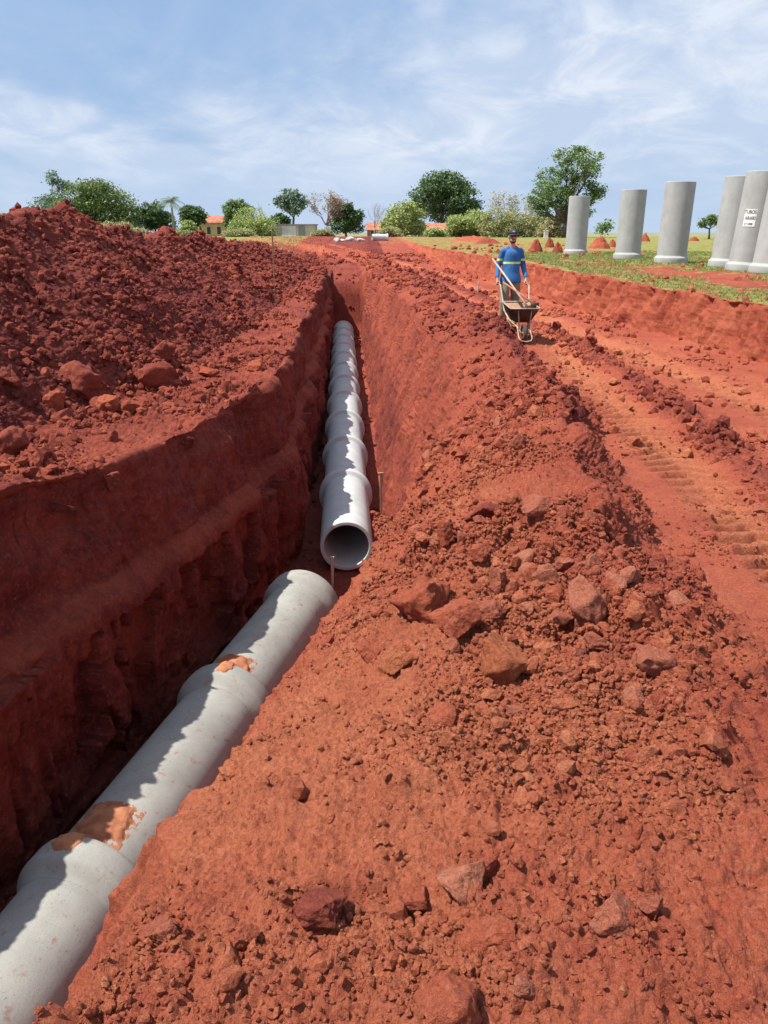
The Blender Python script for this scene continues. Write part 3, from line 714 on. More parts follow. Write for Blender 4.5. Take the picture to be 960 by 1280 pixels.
# pipes lying far off
def lying(px, py, F, yaw, r, Lg, label):
    ms = pipe_meshes(r, .06, Lg, r*1.16, .2, .08)
    p = at(px, py, F); e = empty('lying_pipe', (p.x, F, ground_h(p.x, F)+r*1.1)); e.rotation_euler = (0, 0, R(yaw)); tag(e, label, 'concrete pipe')
    for nm, me in zip(('barrel', 'bell'), ms): me.materials.append(MC_far); o = obj(nm, me, None, e); o.location = (0, -Lg/2, 0); autosm(o)
lying(475, 300, 88, -80, .33, 1.75, 'single grey pipe lying on its side on the far road')
M_bag = mat('pale_sacks', (.62, .60, .58), .8, base2=(.4, .38, .38), vscale=3)
for k, (px, s_) in enumerate([(422, .3), (428, .2), (433, .22), (438, .3), (443, .2), (449, .22), (452, .25)]):
    p = at(px, 298, 84); v = rockify(I2[0], 900+k, 7, .15, (s_*1.2, s_, s_*.8)); o = obj('pale_sack', npmesh('pale_sack', v, I2[1], True), M_bag)
    o.location = (p.x, 84, ground_h(p.x, 84)+s_*.5); tag(o, 'small whitish bundle in the far row below the dark green tree', 'sack', 'whitish bundles on the far road')

# ------------------------------------------------------------------ trees
def tube(pts, rad, seg=8):
    """tapered tube through pts -> verts, quads"""
    V, F = [], []; pts = [Vector(p) for p in pts]
    for i, p in enumerate(pts):
        d = (pts[min(i+1, len(pts)-1)]-pts[max(i-1, 0)]).normalized()
        a = d.orthogonal().normalized() if i == 0 else (a-d*a.dot(d)).normalized()
        b = d.cross(a)
        for k in range(seg):
            t = k*2*math.pi/seg; V.append(p+(a*math.cos(t)+b*math.sin(t))*rad[i])
    for i in range(len(pts)-1):
        for k in range(seg): F.append((i*seg+k, i*seg+(k+1) % seg, (i+1)*seg+(k+1) % seg, (i+1)*seg+k))
    return V, F
class MB:
    def __init__(s): s.V = []; s.F = []
    def add(s, V, F): o = len(s.V); s.V += [tuple(v) for v in V]; s.F += [tuple(i+o for i in f) for f in F]
    def tube(s, pts, rad, seg=8, cap=True):
        V, F = tube(pts, rad, seg); n = len(V)
        if cap: F = F+[tuple(range(seg))[::-1], tuple(range(n-seg, n))]
        s.add(V, F)
    def box(s, c, d, bev=0, rot=None):
        bm = bmesh.new(); bmesh.ops.create_cube(bm, size=1); bmesh.ops.scale(bm, vec=d, verts=bm.verts)
        if bev: bmesh.ops.bevel(bm, geom=list(bm.edges), offset=bev, segments=2, affect='EDGES')
        if rot is not None: bmesh.ops.rotate(bm, cent=(0, 0, 0), matrix=rot, verts=bm.verts)
        bmesh.ops.translate(bm, vec=c, verts=bm.verts); bm.verts.index_update()
        s.add([v.co[:] for v in bm.verts], [[v.index for v in f.verts] for f in bm.faces]); bm.free()
    def build(s, name, m, parent=None, smooth=True):
        me = bpy.data.meshes.new(name); me.from_pydata(s.V, [], s.F); me.update(); shade(me, smooth)
        return obj(name, me, m, parent)
M_bark = mat('bark', (.16, .12, .085), .95, base2=(.09, .07, .05), vscale=4, bump=.6, bscale=12)
M_barkp = mat('bark_pale', (.36, .31, .25), .95, base2=(.24, .20, .16), vscale=4)
LF = {'dark': leafmat('leaves_dark', (0.134, 0.226, 0.067), (0.049, 0.091, 0.034)),
      'mango': leafmat('leaves_mango', (0.195, 0.256, 0.061), (0.055, 0.104, 0.030)),
      'bluish': leafmat('leaves_bluish', (0.207, 0.287, 0.171), (0.098, 0.159, 0.098)),
      'mid': leafmat('leaves_mid', (0.207, 0.317, 0.085), (0.085, 0.146, 0.043)),
      'light': leafmat('leaves_light', (0.439, 0.500, 0.171), (0.244, 0.317, 0.098)),
      'olive': leafmat('leaves_olive', (0.439, 0.439, 0.195), (0.256, 0.268, 0.110)),
      'dry': leafmat('leaves_dry', (0.415, 0.329, 0.232), (0.244, 0.195, 0.134)),
      'straw': leafmat('dry_brush', (0.512, 0.439, 0.244), (0.317, 0.305, 0.146))}
def leaves(cent, per, spread, size, name, m, parent, r_, flat=.6):
    n = len(cent)*per; c_ = np.repeat(cent, per, 0)+r_.normal(0, 1, (n, 3))*np.array([spread, spread, spread*flat])
    nrm = r_.normal(0, 1, (n, 3)); nrm[:, 2] = np.abs(nrm[:, 2])+.5; nrm /= np.linalg.norm(nrm, axis=1)[:, None]
    a = np.cross(nrm, r_.normal(0, 1, (n, 3))); a /= np.linalg.norm(a, axis=1)[:, None]; b = np.cross(nrm, a)
    s = size*r_.uniform(.6, 1.3, n)[:, None]
    co = np.stack([c_-a*s, c_+b*s*.5, c_+a*s, c_-b*s*.5], 1).reshape(-1, 3); f = np.arange(n*4).reshape(-1, 4)
    return obj(name, npmesh(name, co, f, False), m, parent)
def tree(px, pbase, wpx, top, F, leaf, label, name='broadleaf_tree', lobes=None, seed=None, dens=1.0, trunk_frac=.25, bark=None, cat='tree', size=.24, per=16, group=None, base_h=None, nsub=None, spread=None):
    """crown outline from its seen width/top; lobes = [(dx,dz,r)] in fractions of width/height"""
    seed = seed or int(px*3+F); r_ = np.random.default_rng(seed)
    p = at(px, pbase, F); hb = base_h if base_h is not None else (-.6 if F < 134 else -.72); pt = at(px, top, F)
    Ht = pt.z-hb; Zc = F*cP; W = wpx/960*Zc
    e = empty(name, (p.x, F, hb-.1)); tag(e, label, cat, group)
    if lobes is None:
        lobes = [(0, .62, .36)]
        for k in range(7): a = r_.uniform(-.36, .36); lobes.append((a, r_.uniform(.35, .80)-abs(a)*.45, r_.uniform(.17, .27)))
    if trunk_frac < .15: lobes = list(lobes)+[(-.25, .18, .26), (.25, .18, .26), (0, .16, .3)]
    cents = []; lc = []
    for dx, dz, rr in lobes:
        R_ = rr*W; Rz = min(rr*W*.85, Ht*.5); c_ = np.array([dx*W, r_.uniform(-.22, .22)*W, dz*Ht]); lc.append((c_, R_))
        k = nsub or int((14+46*(rr/.3)**2)*dens); d = r_.normal(0, 1, (k, 3)); d /= np.linalg.norm(d, axis=1)[:, None]
        rad = r_.uniform(.45, 1.0, k)**.6; cents.append(c_+d*rad[:, None]*np.array([R_, R_, Rz]))
    cents = np.concatenate(cents); zmin = Ht*trunk_frac*.7; cents = cents[cents[:, 2] > zmin*.8+.1]
    topz = Ht-size; cents[:, 2] = np.minimum(cents[:, 2], topz)
    leaves(cents, per, spread or W*.034+.08, size, 'crown', LF[leaf], e, r_)
    mb = MB(); tr = .016*Ht+.05+.005*W; fork = Vector((r_.uniform(-.05, .05)*W, 0, Ht*trunk_frac))
    mb.tube([(0, 0, -.1), (fork.x*.4, 0, Ht*trunk_frac*.5), fork], [tr*1.25, tr, tr*.9])
    tk = mb.build('trunk', bark or M_bark, e)
    mb = MB()
    for c_, R_ in lc:
        t = Vector(c_.tolist()); mid = fork.lerp(t, .5)+Vector((r_.uniform(-.05, .05)*W, 0, -.03*Ht))
        mb.tube([fork, mid, t], [tr*.6, tr*.38, tr*.16], 6)
        for q in range(4):
            d = Vector(r_.normal(0, 1, 3).tolist()).normalized()*R_*.8; mb.tube([mid.lerp(t, .6), mid.lerp(t, .8)+d*.5, t+d], [tr*.2, tr*.13, .02], 5)
    mb.build('limbs', bark or M_bark, e)
    return e
def bare(px, pbase, wpx, top, F, label, leaf=None, seed=1, name='bare_tree', bark=None, n0=5, nl=0, lean=0, thick=1.0, group=None):
    r_ = random.Random(seed); p = at(px, pbase, F); hb = -.72 if F > 134 else -.6; Ht = at(px, top, F).z-hb; W = wpx/960*F*cP
    e = empty(name, (p.x, F, hb-.1)); tag(e, label, 'tree', group); mb = MB(); tips = []
    def grow(p0, d, ln, rad, lev):
        p1 = p0+d*ln*.5+Vector((r_.uniform(-.1, .1), r_.uniform(-.1, .1), 0))*ln; p2 = p1+(d+Vector((0, 0, .15))).normalized()*ln*.5
        mb.tube([p0, p1, p2], [rad, rad*.8, rad*.6], 5); tips.append(p2)
        if lev == 0: return
        for k in range(3 if lev > 1 else 3):
            nd = (d+Vector((r_.uniform(-1, 1)*W/Ht*1.1, r_.uniform(-.6, .6), r_.uniform(-.25, .5)))).normalized()
            grow(p2 if k else p1, nd, ln*r_.uniform(.6, .8), rad*.55, lev-1)
    base = Vector((0, 0, 0))
    mb.tube([base, Vector((lean*.5, 0, Ht*.13)), Vector((lean, 0, Ht*.26))], [.035*Ht*thick, .028*Ht*thick, .022*Ht*thick], 7)
    for k in range(n0):
        d = Vector((r_.uniform(-1, 1)*W/Ht, r_.uniform(-.4, .4), 1)).normalized(); grow(Vector((lean, 0, Ht*.25)), d, Ht*.30, .014*Ht*thick, 3)
    zs = max(v[2] for v in mb.V); xs_ = max(abs(v[0]) for v in mb.V); k1 = Ht/zs; k2 = (W*.5)/xs_
    mb.V = [(v[0]*k2, v[1]*k2, v[2]*k1) for v in mb.V]; tips = [(t.x*k2, t.y*k2, t.z*k1) for t in tips]
    mb.build('branches', bark or M_barkp, e)
    if leaf: leaves(np.array(tips), nl, .25, .14, 'leaves', LF[leaf], e, np.random.default_rng(seed))
    return e
# left group
tree(70, 292, 66, 213, 165, 'bluish', 'tall grey-green tree behind the highest red peak, far left', lobes=[(-.22, .46, .26), (-.05, .50, .24), (.18, .52, .24), (.16, .80, .14), (.10, .90, .11), (.24, .78, .10), (-.32, .36, .2), (.05, .34, .3)], dens=.9, size=.26)
tree(126, 292, 106, 227, 150, 'mango', 'big dense round dark green tree just right of the highest red peak', lobes=[(0, .58, .33), (-.22, .62, .24), (-.3, .45, .22), (.22, .55, .25), (.33, .38, .18), (.05, .76, .22), (-.12, .78, .17), (.3, .25, .2), (-.36, .25, .18), (0, .28, .3)], dens=2.0, size=.27, per=20)
tree(6, 292, 46, 246, 130, 'light', 'thin pale shrub at the far left edge above the heap', lobes=[(-.1, .35, .4), (.2, .5, .25), (-.3, .6, .25)], dens=.4, size=.12, per=7)
tree(4, 292, 40, 262, 120, 'mid', 'low green bush at the left edge behind the heap', lobes=[(-.2, .45, .45), (.25, .3, .35)], dens=1.5, size=.2, cat='bush', name='bush', trunk_frac=.1)
for k, (px, wd, tp) in enumerate([(118, 30, 279), (140, 34, 275), (158, 26, 276), (174, 26, 284)]):
    tree(px, 294, wd, tp, 96, 'straw', ['leftmost clump of straw-coloured brush behind the heap', 'tallest clump of straw-coloured brush under the dense round tree', 'third clump of straw-coloured brush behind the heap', 'low straw-coloured brush right of the dense round tree'][k], name='dry_shrub', cat='shrub', group='dry brush behind the heap', dens=.6, size=.12, per=8, trunk_frac=.05)
tree(194, 294, 52, 249, 155, 'dark', 'round dark green tree left of the palm', dens=1.3, size=.26)
tree(239, 294, 36, 252, 165, 'dark', 'dark tree between the palm and the yellow house', dens=1.2, size=.26)
tree(234, 296, 26, 275, 140, 'light', 'light green bush in front of the yellow house\'s left end', name='bush', cat='bush', dens=.8, size=.18, trunk_frac=.08)
# palm
def palm(px, pbase, top, F, label):
    p = at(px, pbase, F); hb = -.72; Ht = at(px, top, F).z-hb; e = empty('palm_tree', (p.x, F, hb-.1)); tag(e, label, 'palm')
    mb = MB(); mb.tube([(0, 0, 0), (.15, 0, Ht*.4), (.1, 0, Ht*.80)], [.26, .2, .16]); mb.build('trunk', M_barkp, e)
    r_ = random.Random(4); V = []; F_ = []
    for k in range(22):
        a = r_.uniform(0, 6.28); up = r_.uniform(-.1, 1.1); ln = Ht*.34; pts = []
        for i in range(8):
            t = i/7; pts.append(Vector((.1+math.cos(a)*ln*t*math.cos(up*.9), math.sin(a)*ln*t*math.cos(up*.9), Ht*.80+ln*(math.sin(up)*t-.55*t*t))))
        for i in range(7):
            d = (pts[i+1]-pts[i]); s_ = d.cross(Vector((0, 0, 1))).normalized()
            for sd2 in (-1, 1):
                for q in range(3):
                    b = pts[i]+d*(q/3); o = len(V); tip = b+s_*sd2*.55+d*.4-Vector((0, 0, .35)); V += [b, b+d*.18, tip]; F_.append((o, o+1, o+2))
    me = bpy.data.meshes.new('fronds'); me.from_pydata([tuple(v) for v in V], [], F_); obj('fronds', me, LF['bluish'], e)
palm(217, 294, 239, 148, 'palm tree with drooping grey-green fronds between two dark trees')
tree(301, 294, 44, 244, 170, 'mid', 'tall round tree behind the pale bush, right of the yellow house', dens=1.4, size=.26)
tree(313, 296, 58, 259, 135, 'light', 'yellowish green bush between yellow house and concrete shed', name='bush', cat='bush', dens=1.0, size=.17, trunk_frac=.06, per=14)
tree(334, 295, 22, 274, 150, 'mid', 'small bright green bush left of the concrete shed', name='bush', cat='bush', dens=1.2, size=.2, trunk_frac=.06)
bare(328, 292, 12, 251, 160, 'dead thin trunk standing between two round trees left of the shed', seed=3, n0=2, thick=.8, name='dead_tree')
tree(366, 294, 46, 235, 160, 'bluish', 'tall umbrella-shaped blue-green tree behind the concrete shed', lobes=[(0, .82, .30), (-.25, .72, .22), (.22, .74, .22), (.1, .6, .2), (-.1, .62, .18)], dens=1.1, trunk_frac=.4, size=.25)
tree(350, 294, 28, 262, 150, 'dark', 'low dark green tree just behind the left end of the concrete shed', dens=1.1, size=.24)
bare(408, 296, 50, 238, 132, 'half-bare brownish tree with forked pale trunk right of the shed', leaf='dry', nl=9, seed=8, n0=6, thick=1.3)
tree(433, 297, 44, 252, 140, 'dark', 'dark green spreading tree right of the half-bare brown tree', lobes=[(-.1, .55, .3), (.15, .5, .3), (.33, .62, .15), (0, .8, .2), (-.2, .3, .3), (.2, .25, .28), (-.25, .78, .15)], dens=1.5, size=.22)
bare(468, 296, 34, 250, 150, 'leafless grey tree beside the red-roofed house', seed=12, n0=5, thick=.7)
tree(503, 297, 56, 249, 128, 'light', 'light green rounded tree left of the big round one', lobes=[(0, .6, .33), (-.22, .5, .24), (.25, .55, .24), (0, .3, .35), (-.3, .3, .2), (.3, .3, .2), (.1, .8, .15)], dens=1.4, size=.2, trunk_frac=.12)
tree(553, 297, 88, 213, 150, 'dark', 'big round dark green tree behind the long red-roofed house', lobes=[(0, .66, .34), (-.24, .60, .24), (.25, .58, .24), (0, .82, .22), (-.33, .45, .17), (.36, .42, .16), (.12, .75, .22), (-.14, .76, .2), (.05, .45, .28)], dens=1.9, size=.27, per=20, trunk_frac=.22)
for k, (px, wd, tp, lf, dn, lb) in enumerate([(545, 22, 285, 'light', .9, 'small bush before the left end of the long red-roofed house'), (572, 34, 268, 'light', .9, 'light green bush under the right side of the big round tree'), (596, 42, 262, 'light', 1.0, 'light green bush, second from the left in the row behind the field'), (622, 44, 258, 'olive', 1.0, 'olive bush just left of the worker\'s head'), (646, 40, 262, 'olive', 1.0, 'olive bush directly behind the worker\'s head'), (668, 34, 268, 'olive', .9, 'olive bush under the left limbs of the big irregular tree'), (692, 34, 272, 'straw', .8, 'tan scrub under the big irregular tree')]):
    tree(px, 297, wd*1.15, tp, 118+k % 3*3, lf, lb, name='bush', cat='bush', group='bushes along the far side of the field', dens=dn*1.3, size=.15, trunk_frac=.05, per=14)
bare(628, 297, 46, 239, 124, 'pale leafless tree rising out of the olive bushes', leaf='straw', nl=4, seed=21, n0=6, thick=.6)
bare(655, 297, 30, 246, 128, 'second pale leafless tree left of the big irregular tree', leaf='straw', nl=3, seed=23, n0=5, thick=.5)
# big irregular tree behind the first standing pipe
tree(704, 300, 98, 183, 112, 'mid', 'big irregular green tree towering behind the first standing pipe',
     lobes=[(-.02, .62, .20), (.08, .80, .20), (.22, .84, .15), (.34, .76, .12), (-.02, .90, .13), (-.22, .66, .16), (-.33, .52, .16), (-.20, .45, .18), (-.38, .42, .12), (.02, .46, .17), (.20, .60, .16), (.38, .56, .12), (.44, .50, .07), (.12, .95, .10), (-.10, .32, .14), (-.28, .30, .10), (.28, .44, .09), (.25, .28, .06)],
     dens=1.5, size=.17, per=20, trunk_frac=.17, spread=.30)
tree(886, 300, 30, 268, 95, 'mid', 'small round-topped tree alone right of the third standing pipe', lobes=[(0, .78, .26), (-.26, .68, .2), (.26, .72, .2), (-.34, .6, .12), (.1, .88, .18)], dens=1.0, size=.11, trunk_frac=.42, per=14, spread=.16)
bare(756, 298, 18, 276, 70, 'thin leafy sapling between first and second standing pipes', leaf='mid', nl=3, seed=31, n0=3, thick=.4, name='sapling')

# ------------------------------------------------------------------ buildings far off
M_yel = mat('ochre_plaster', (.62, .46, .24), .9, base2=(.50, .36, .18), vscale=.8); M_tile = mat('clay_tiles', (.50, .19, .11), .9, base2=(.28, .10, .065), vscale=1.5, bump=.6, bscale=3)
M_conc = mat('bare_plaster', (.64, .57, .44), .9, base2=(.50, .43, .32), vscale=.7); M_darkw = mat('dark_opening', (.06, .045, .04), .6, base2=(.04, .03, .03))
M_white = mat('white_paint', (.75, .74, .72), .7, base2=(.6, .58, .55), vscale=1.2); M_gry = mat('grey_shutter', (.30, .30, .31), .6, base2=(.22, .22, .23), vscale=3)
M_brick = mat('raw_brick', (.42, .19, .12), .95, base2=(.32, .13, .08), vscale=2.5, bump=.5, bscale=8)
def house(px0, px1, pbase, peave, pridge, F, label, wall, roofm, wins=(), depth=6, over=.4, gable='x', flat=False, panels=()):
    a = at(px0, pbase, F); b = at(px1, pbase, F); hb = -.8; W = b.x-a.x; he = at(px0, peave, F).z-hb; hr_ = at(px0, pridge, F).z-hb
    e = empty('house', (a.x, F, hb)); tag(e, label, 'house')
    mb = MB(); mb.box((W/2, depth/2, he/2), (W, depth, he)); mb.build('wall', wall, e, False)
    if flat:
        mb = MB(); mb.box((W/2, depth/2, he+.06), (W+over, depth+over, .12), .02); mb.build('roof', roofm, e, False)
    else:
        V = [(-over, -over, he-.05), (W+over, -over, he-.05), (W+over, depth+over, he-.05), (-over, depth+over, he-.05), (-over+W*.06, depth/2, hr_), (W+over-W*.06, depth/2, hr_)]
        V += [(x, y_, z-.14) for x, y_, z in V]
        Fc = [(0, 1, 5, 4), (2, 3, 4, 5), (1, 2, 5), (3, 0, 4), (7, 6, 10, 11), (9, 8, 11, 10), (8, 7, 11), (6, 9, 10), (0, 6, 7, 1), (1, 7, 8, 2), (2, 8, 9, 3), (3, 9, 6, 0)]
        mb = MB(); mb.add(V, Fc); mb.build('roof', roofm, e, False)
    for (u, v_, ww, hh, mm) in wins:
        fr = MB(); fr.box((u*W, -.02, v_*he), (ww+.16, .08, hh+.16), .01); f_ = fr.build('window', M_white if mm == M_darkw else mm, e, False)
        pn = MB(); pn.box((u*W, -.075, v_*he), (ww, .03, hh)); pn.build('pane', mm, f_, False)
    for (u, v_, ww, hh, mm, nm) in panels:
        pn = MB(); pn.box((u*W, -.03, v_*he), (ww, .06, hh), .01); pn.build(nm, mm, e, False)
    return e
house(247, 282, 295, 278, 269, 176, 'ochre house with a red tile roof and two dark windows', M_yel, M_tile, [(.42, .42, .8, 1.5, M_darkw), (.78, .42, .8, 1.5, M_darkw), (.12, .42, .6, 1.3, M_darkw)])
for k, (px, wd, tp) in enumerate([(232, 22, 288), (300, 34, 286), (405, 26, 287), (487, 30, 284)]):
    tree(px, 297, wd, tp, 116+k, 'olive', ['low scrub left of the ochre house', 'low scrub before the yellowish green bush', 'low scrub under the half-bare brownish tree', 'low scrub left of the light green rounded tree'][k], name='bush', cat='bush', dens=1.2, size=.13, per=12, trunk_frac=.05)
house(343, 394, 298, 281, 279, 138, 'low flat-roofed plastered shed with a white panel and grey shutter', M_conc, M_gry, depth=5, flat=True, panels=[(.36, .50, 2.4, 1.7, M_white, 'panel'), (.68, .55, 1.1, 1.6, M_gry, 'shutter')])
house(459, 480, 296, 287, 278, 168, 'small brick house with orange-red roof right of the leafless tree', M_brick, M_tile, [(.3, .5, .6, .9, M_darkw)], depth=5)
house(524, 553, 297, 289, 278.5, 138, 'long low house with wide rusty red roof and white wall', M_white, M_tile, [(.55, .6, 1.0, .6, M_darkw)], depth=7, over=.9)
q = at(686, 297, 108)
mb = MB(); mb.box((0, 0, .35), (.55, .4, .9), .02); mb.box((0, 0, .83), (.65, .5, .07), .01); o = mb.build('marker_post', M_white, None, False); o.location = (q.x-.4, 108, -.62); tag(o, 'small white block standing in the grass right of the worker', 'marker')

# ------------------------------------------------------------------ the worker
SKIN = mat('skin', (.50, .28, .19), .6, base2=(.44, .23, .15), vscale=20)
M_khaki = mat('khaki_trousers', (.30, .25, .175), .9, base2=(.20, .16, .11), vscale=7, bump=.4, bscale=20)
M_boot = mat('dusty_boots', (.30, .17, .10), .8, base2=(.14, .09, .06), vscale=14)
M_cap = mat('dark_cap', (.035, .035, .045), .8, base2=(.02, .02, .025)); M_badge = mat('grey_badge', (.38, .38, .40), .6)
M_beard = mat('beard', (.03, .02, .016), .9, base2=(.02, .013, .01)); M_glass = mat('sunglasses', (.01, .01, .012), .15)
def shirt_mat():
    m = mat('blue_shirt', (.035, .16, .40), .85, base2=(.025, .115, .31), vscale=6, bump=.5, bscale=9); t = m.node_tree; N = t.nodes.new; L = t.links.new; b = t.nodes['Principled BSDF']
    src = b.inputs['Base Color'].links[0].from_socket; tc = N('ShaderNodeTexCoord'); sp_ = N('ShaderNodeSeparateXYZ'); L(tc.outputs['Object'], sp_.inputs[0])
    def mm(op, a, bb):
        n = N('ShaderNodeMath'); n.operation = op
        for i, v in enumerate((a, bb)):
            if isinstance(v, (int, float)): n.inputs[i].default_value = v
            else: L(v, n.inputs[i])
        return n.outputs[0]
    ax = mm('ABSOLUTE', sp_.outputs[0], 0); arm = mm('GREATER_THAN', ax, .178)
    zc = mm('ADD', mm('MULTIPLY', arm, .055), 1.225); s_ = mm('LESS_THAN', mm('ABSOLUTE', mm('SUBTRACT', sp_.outputs[2], zc), 0), .019)
    mx = N('ShaderNodeMix'); mx.data_type = 'RGBA'; L(s_, mx.inputs[0]); L(src, mx.inputs[6]); mx.inputs[7].default_value = (.62, .80, .22, 1); L(mx.outputs[2], b.inputs['Base Color'])
    return m
M_shirt = shirt_mat()
def caps(mb, p0, p1, r0, r1, seg=14, sx=1.0, sy=1.0):
    p0, p1 = Vector(p0), Vector(p1); d = (p1-p0); ln = d.length; d.normalize(); pts, rad = [], []
    for k in range(5): a = k/5*math.pi/2; pts.append(p0-d*r0*math.cos(a)); rad.append(max(r0*math.sin(a), r0*.05))
    for k in range(7): pts.append(p0+d*ln*k/6); rad.append(r0+(r1-r0)*k/6)
    for k in range(1, 6): a = k/5*math.pi/2; pts.append(p1+d*r1*math.sin(a)); rad.append(max(r1*math.cos(a), r1*.05))
    V, F = tube(pts, rad, seg)
    if sx != 1 or sy != 1: c = (p0+p1)/2; V = [Vector((c.x+(v.x-c.x)*sx, c.y+(v.y-c.y)*sy, v.z)) for v in V]
    mb.add(V, F+[tuple(range(seg))[::-1], tuple(range(len(V)-seg, len(V)))])
def remesh(o, vox, sm=6):
    m = o.modifiers.new('r', 'REMESH'); m.mode = 'VOXEL'; m.voxel_size = vox; m.use_smooth_shade = True
    s_ = o.modifiers.new('s', 'SMOOTH'); s_.iterations = sm; s_.factor = .5
PX, PY = 2.43, 15.4
gz = max(ground_h(PX-.1, PY), -1.86)
man = empty('person', (PX, PY, gz)); man.rotation_euler = (0, 0, R(3)); man.scale = (.99, .99, .99)
tag(man, 'worker in blue long-sleeved shirt, dark cap and khaki trousers pushing a wheelbarrow', 'person')
hip = {-1: (-.095, 0, .93), 1: (.095, 0, .93)}; knee = {-1: (-.13, -.10, .50), 1: (.12, .02, .49)}; ank = {-1: (-.13, -.06, .09), 1: (.13, .26, .13)}
shl = {-1: (-.165, .0, 1.43), 1: (.165, .0, 1.43)}; elb = {-1: (-.245, .05, 1.17), 1: (.245, .05, 1.17)}; wri = {-1: (-.275, -.10, .95), 1: (.275, -.10, .95)}
mb = MB()
caps(mb, (0, 0, .98), (0, .0, 1.15), .11, .105, sx=1.15, sy=.9); caps(mb, (0, 0, 1.15), (0, 0, 1.34), .105, .11, sx=1.2, sy=.88); caps(mb, (0, .005, 1.42), (0, -.012, 1.58), .062, .055)
caps(mb, (-.1, 0, 1.41), (.1, 0, 1.41), .05, .05)
for s in (-1, 1):
    caps(mb, hip[s], knee[s], .088, .055); caps(mb, knee[s], ank[s], .056, .038); a = Vector(ank[s]); caps(mb, a+Vector((0, .02, -.03)), a+Vector((s*.02, -.15, -.055)), .038, .030)
    caps(mb, shl[s], elb[s], .046, .042); caps(mb, elb[s], wri[s], .042, .027)
    W_ = Vector(wri[s]); caps(mb, W_, W_+Vector((s*.004, -.035, -.075)), .028, .032, sx=.8)
    for k in range(4):     # fingers curl round the grip that runs fore-aft
        y_ = -.015-.022*k-.006; b0 = W_+Vector((s*.022, y_-.02, -.085+k*.004)); ln = (.036, .040, .038, .030)[k]
        k1 = b0+Vector((s*.006, 0, -ln)); k2 = k1+Vector((-s*.030, 0, -.008)); k3 = k2+Vector((-s*.008, 0, .022))
        caps(mb, b0, k1, .0098, .0092, 8); caps(mb, k1, k2, .0092, .0085, 8); caps(mb, k2, k3, .0085, .0075, 8)
    t0 = W_+Vector((-s*.018, -.035, -.045)); t1_ = t0+Vector((-s*.018, -.03, -.03)); t2_ = t1_+Vector((s*.002, -.022, -.022)); caps(mb, t0, t1_, .012, .011, 8); caps(mb, t1_, t2_, .011, .009, 8)
# head
def ell(mb, c, r, seg=20, rings=14):
    V, F = [], []
    for i in range(rings+1):
        a = math.pi*i/rings
        for k in range(seg): t = 2*math.pi*k/seg; V.append((c[0]+r[0]*math.sin(a)*math.cos(t)+1e-5*i, c[1]+r[1]*math.sin(a)*math.sin(t), c[2]+r[2]*math.cos(a)))
    for i in range(rings):
        for k in range(seg): F.append((i*seg+k, (i+1)*seg+k, (i+1)*seg+(k+1) % seg, i*seg+(k+1) % seg))
    mb.add(V, F)
ell(mb, (0, -.005, 1.705), (.076, .094, .092)); ell(mb, (0, -.035, 1.635), (.056, .062, .056)); caps(mb, (0, -.098, 1.70), (0, -.115, 1.672), .010, .014, 8)
ell(mb, (0, -.088, 1.637), (.022, .014, .008), 10, 6)
for s in (-1, 1):
    ell(mb, (s*.078, .0, 1.69), (.012, .022, .030), 10, 8); ell(mb, (s*.03, -.082, 1.712), (.013, .010, .008), 8, 6)
o = mb.build('body', SKIN, man); remesh(o, .007, 3)
mb = MB()
caps(mb, (0, 0, .97), (0, 0, 1.15), .150, .138, sx=1.18, sy=.95); caps(mb, (0, 0, 1.12), (0, 0, 1.36), .138, .136, sx=1.25, sy=.9); caps(mb, (-.15, 0, 1.425), (.15, 0, 1.425), .06, .06); [caps(mb, (s*.15, 0, 1.43), (s*.045, .012, 1.505), .050, .045) for s in (-1, 1)]
ell(mb, (0, .01, 1.50), (.075, .068, .03)); V, F = tube([(0, 0, .855), (0, 0, .93), (0, 0, 1.08)], [.212, .205, .165], 28); mb.add([Vector((v.x, v.y*.78, v.z)) for v in V], F+[tuple(range(28))[::-1], tuple(range(56, 84))])
for s in (-1, 1): caps(mb, shl[s], elb[s], .066, .056); caps(mb, elb[s], Vector(wri[s])+Vector((0, .012, .02)), .056, .040)
o = mb.build('shirt', M_shirt, man); remesh(o, .012, 5)
mb = MB(); caps(mb, (-.06, 0, .92), (.06, 0, .92), .118, .118)
for s in (-1, 1): caps(mb, hip[s], knee[s], .108, .084); caps(mb, knee[s], Vector(ank[s])+Vector((0, 0, .05)), .084, .070)
o = mb.build('trousers', M_khaki, man); remesh(o, .012, 5)
for s in (-1, 1):
    mb = MB(); a = Vector(ank[s]); caps(mb, a+Vector((0, .02, .05)), a+Vector((0, .02, -.03)), .052, .052); caps(mb, a+Vector((0, .03, -.045)), a+Vector((s*.02, -.17, -.055)), .048, .043)
    o = mb.build('boot', M_boot, man); remesh(o, .01, 3)
mb = MB(); seg = 28; V, F = [], []
prof = [(.088, 1.735), (.092, 1.76), (.088, 1.79), (.072, 1.815), (.045, 1.828), (.004, 1.832)]
for r0, z in prof:
    for k in range(seg): t = 2*math.pi*k/seg; V.append((r0*math.cos(t)*.93, r0*math.sin(t)*1.12-.004, z))
for i in range(len(prof)-1):
    for k in range(seg): F.append((i*seg+k, i*seg+(k+1) % seg, (i+1)*seg+(k+1) % seg, (i+1)*seg+k))
mb.add(V, F+[tuple(range(seg))[::-1]])
cap = mb.build('cap', M_cap, man)
mb = MB(); V, F = [], []; n = 12
for j in range(5):
    for k in range(n+1):
        t = math.pi*(1+k/n); rr = 1+.0*j; ex = j/4*.065*math.sin(math.pi*k/n)**.6
        V.append((.084*math.cos(t), (.098*math.sin(t)-.004)-ex, 1.742-ex*.28-.012*math.cos(t)**2))
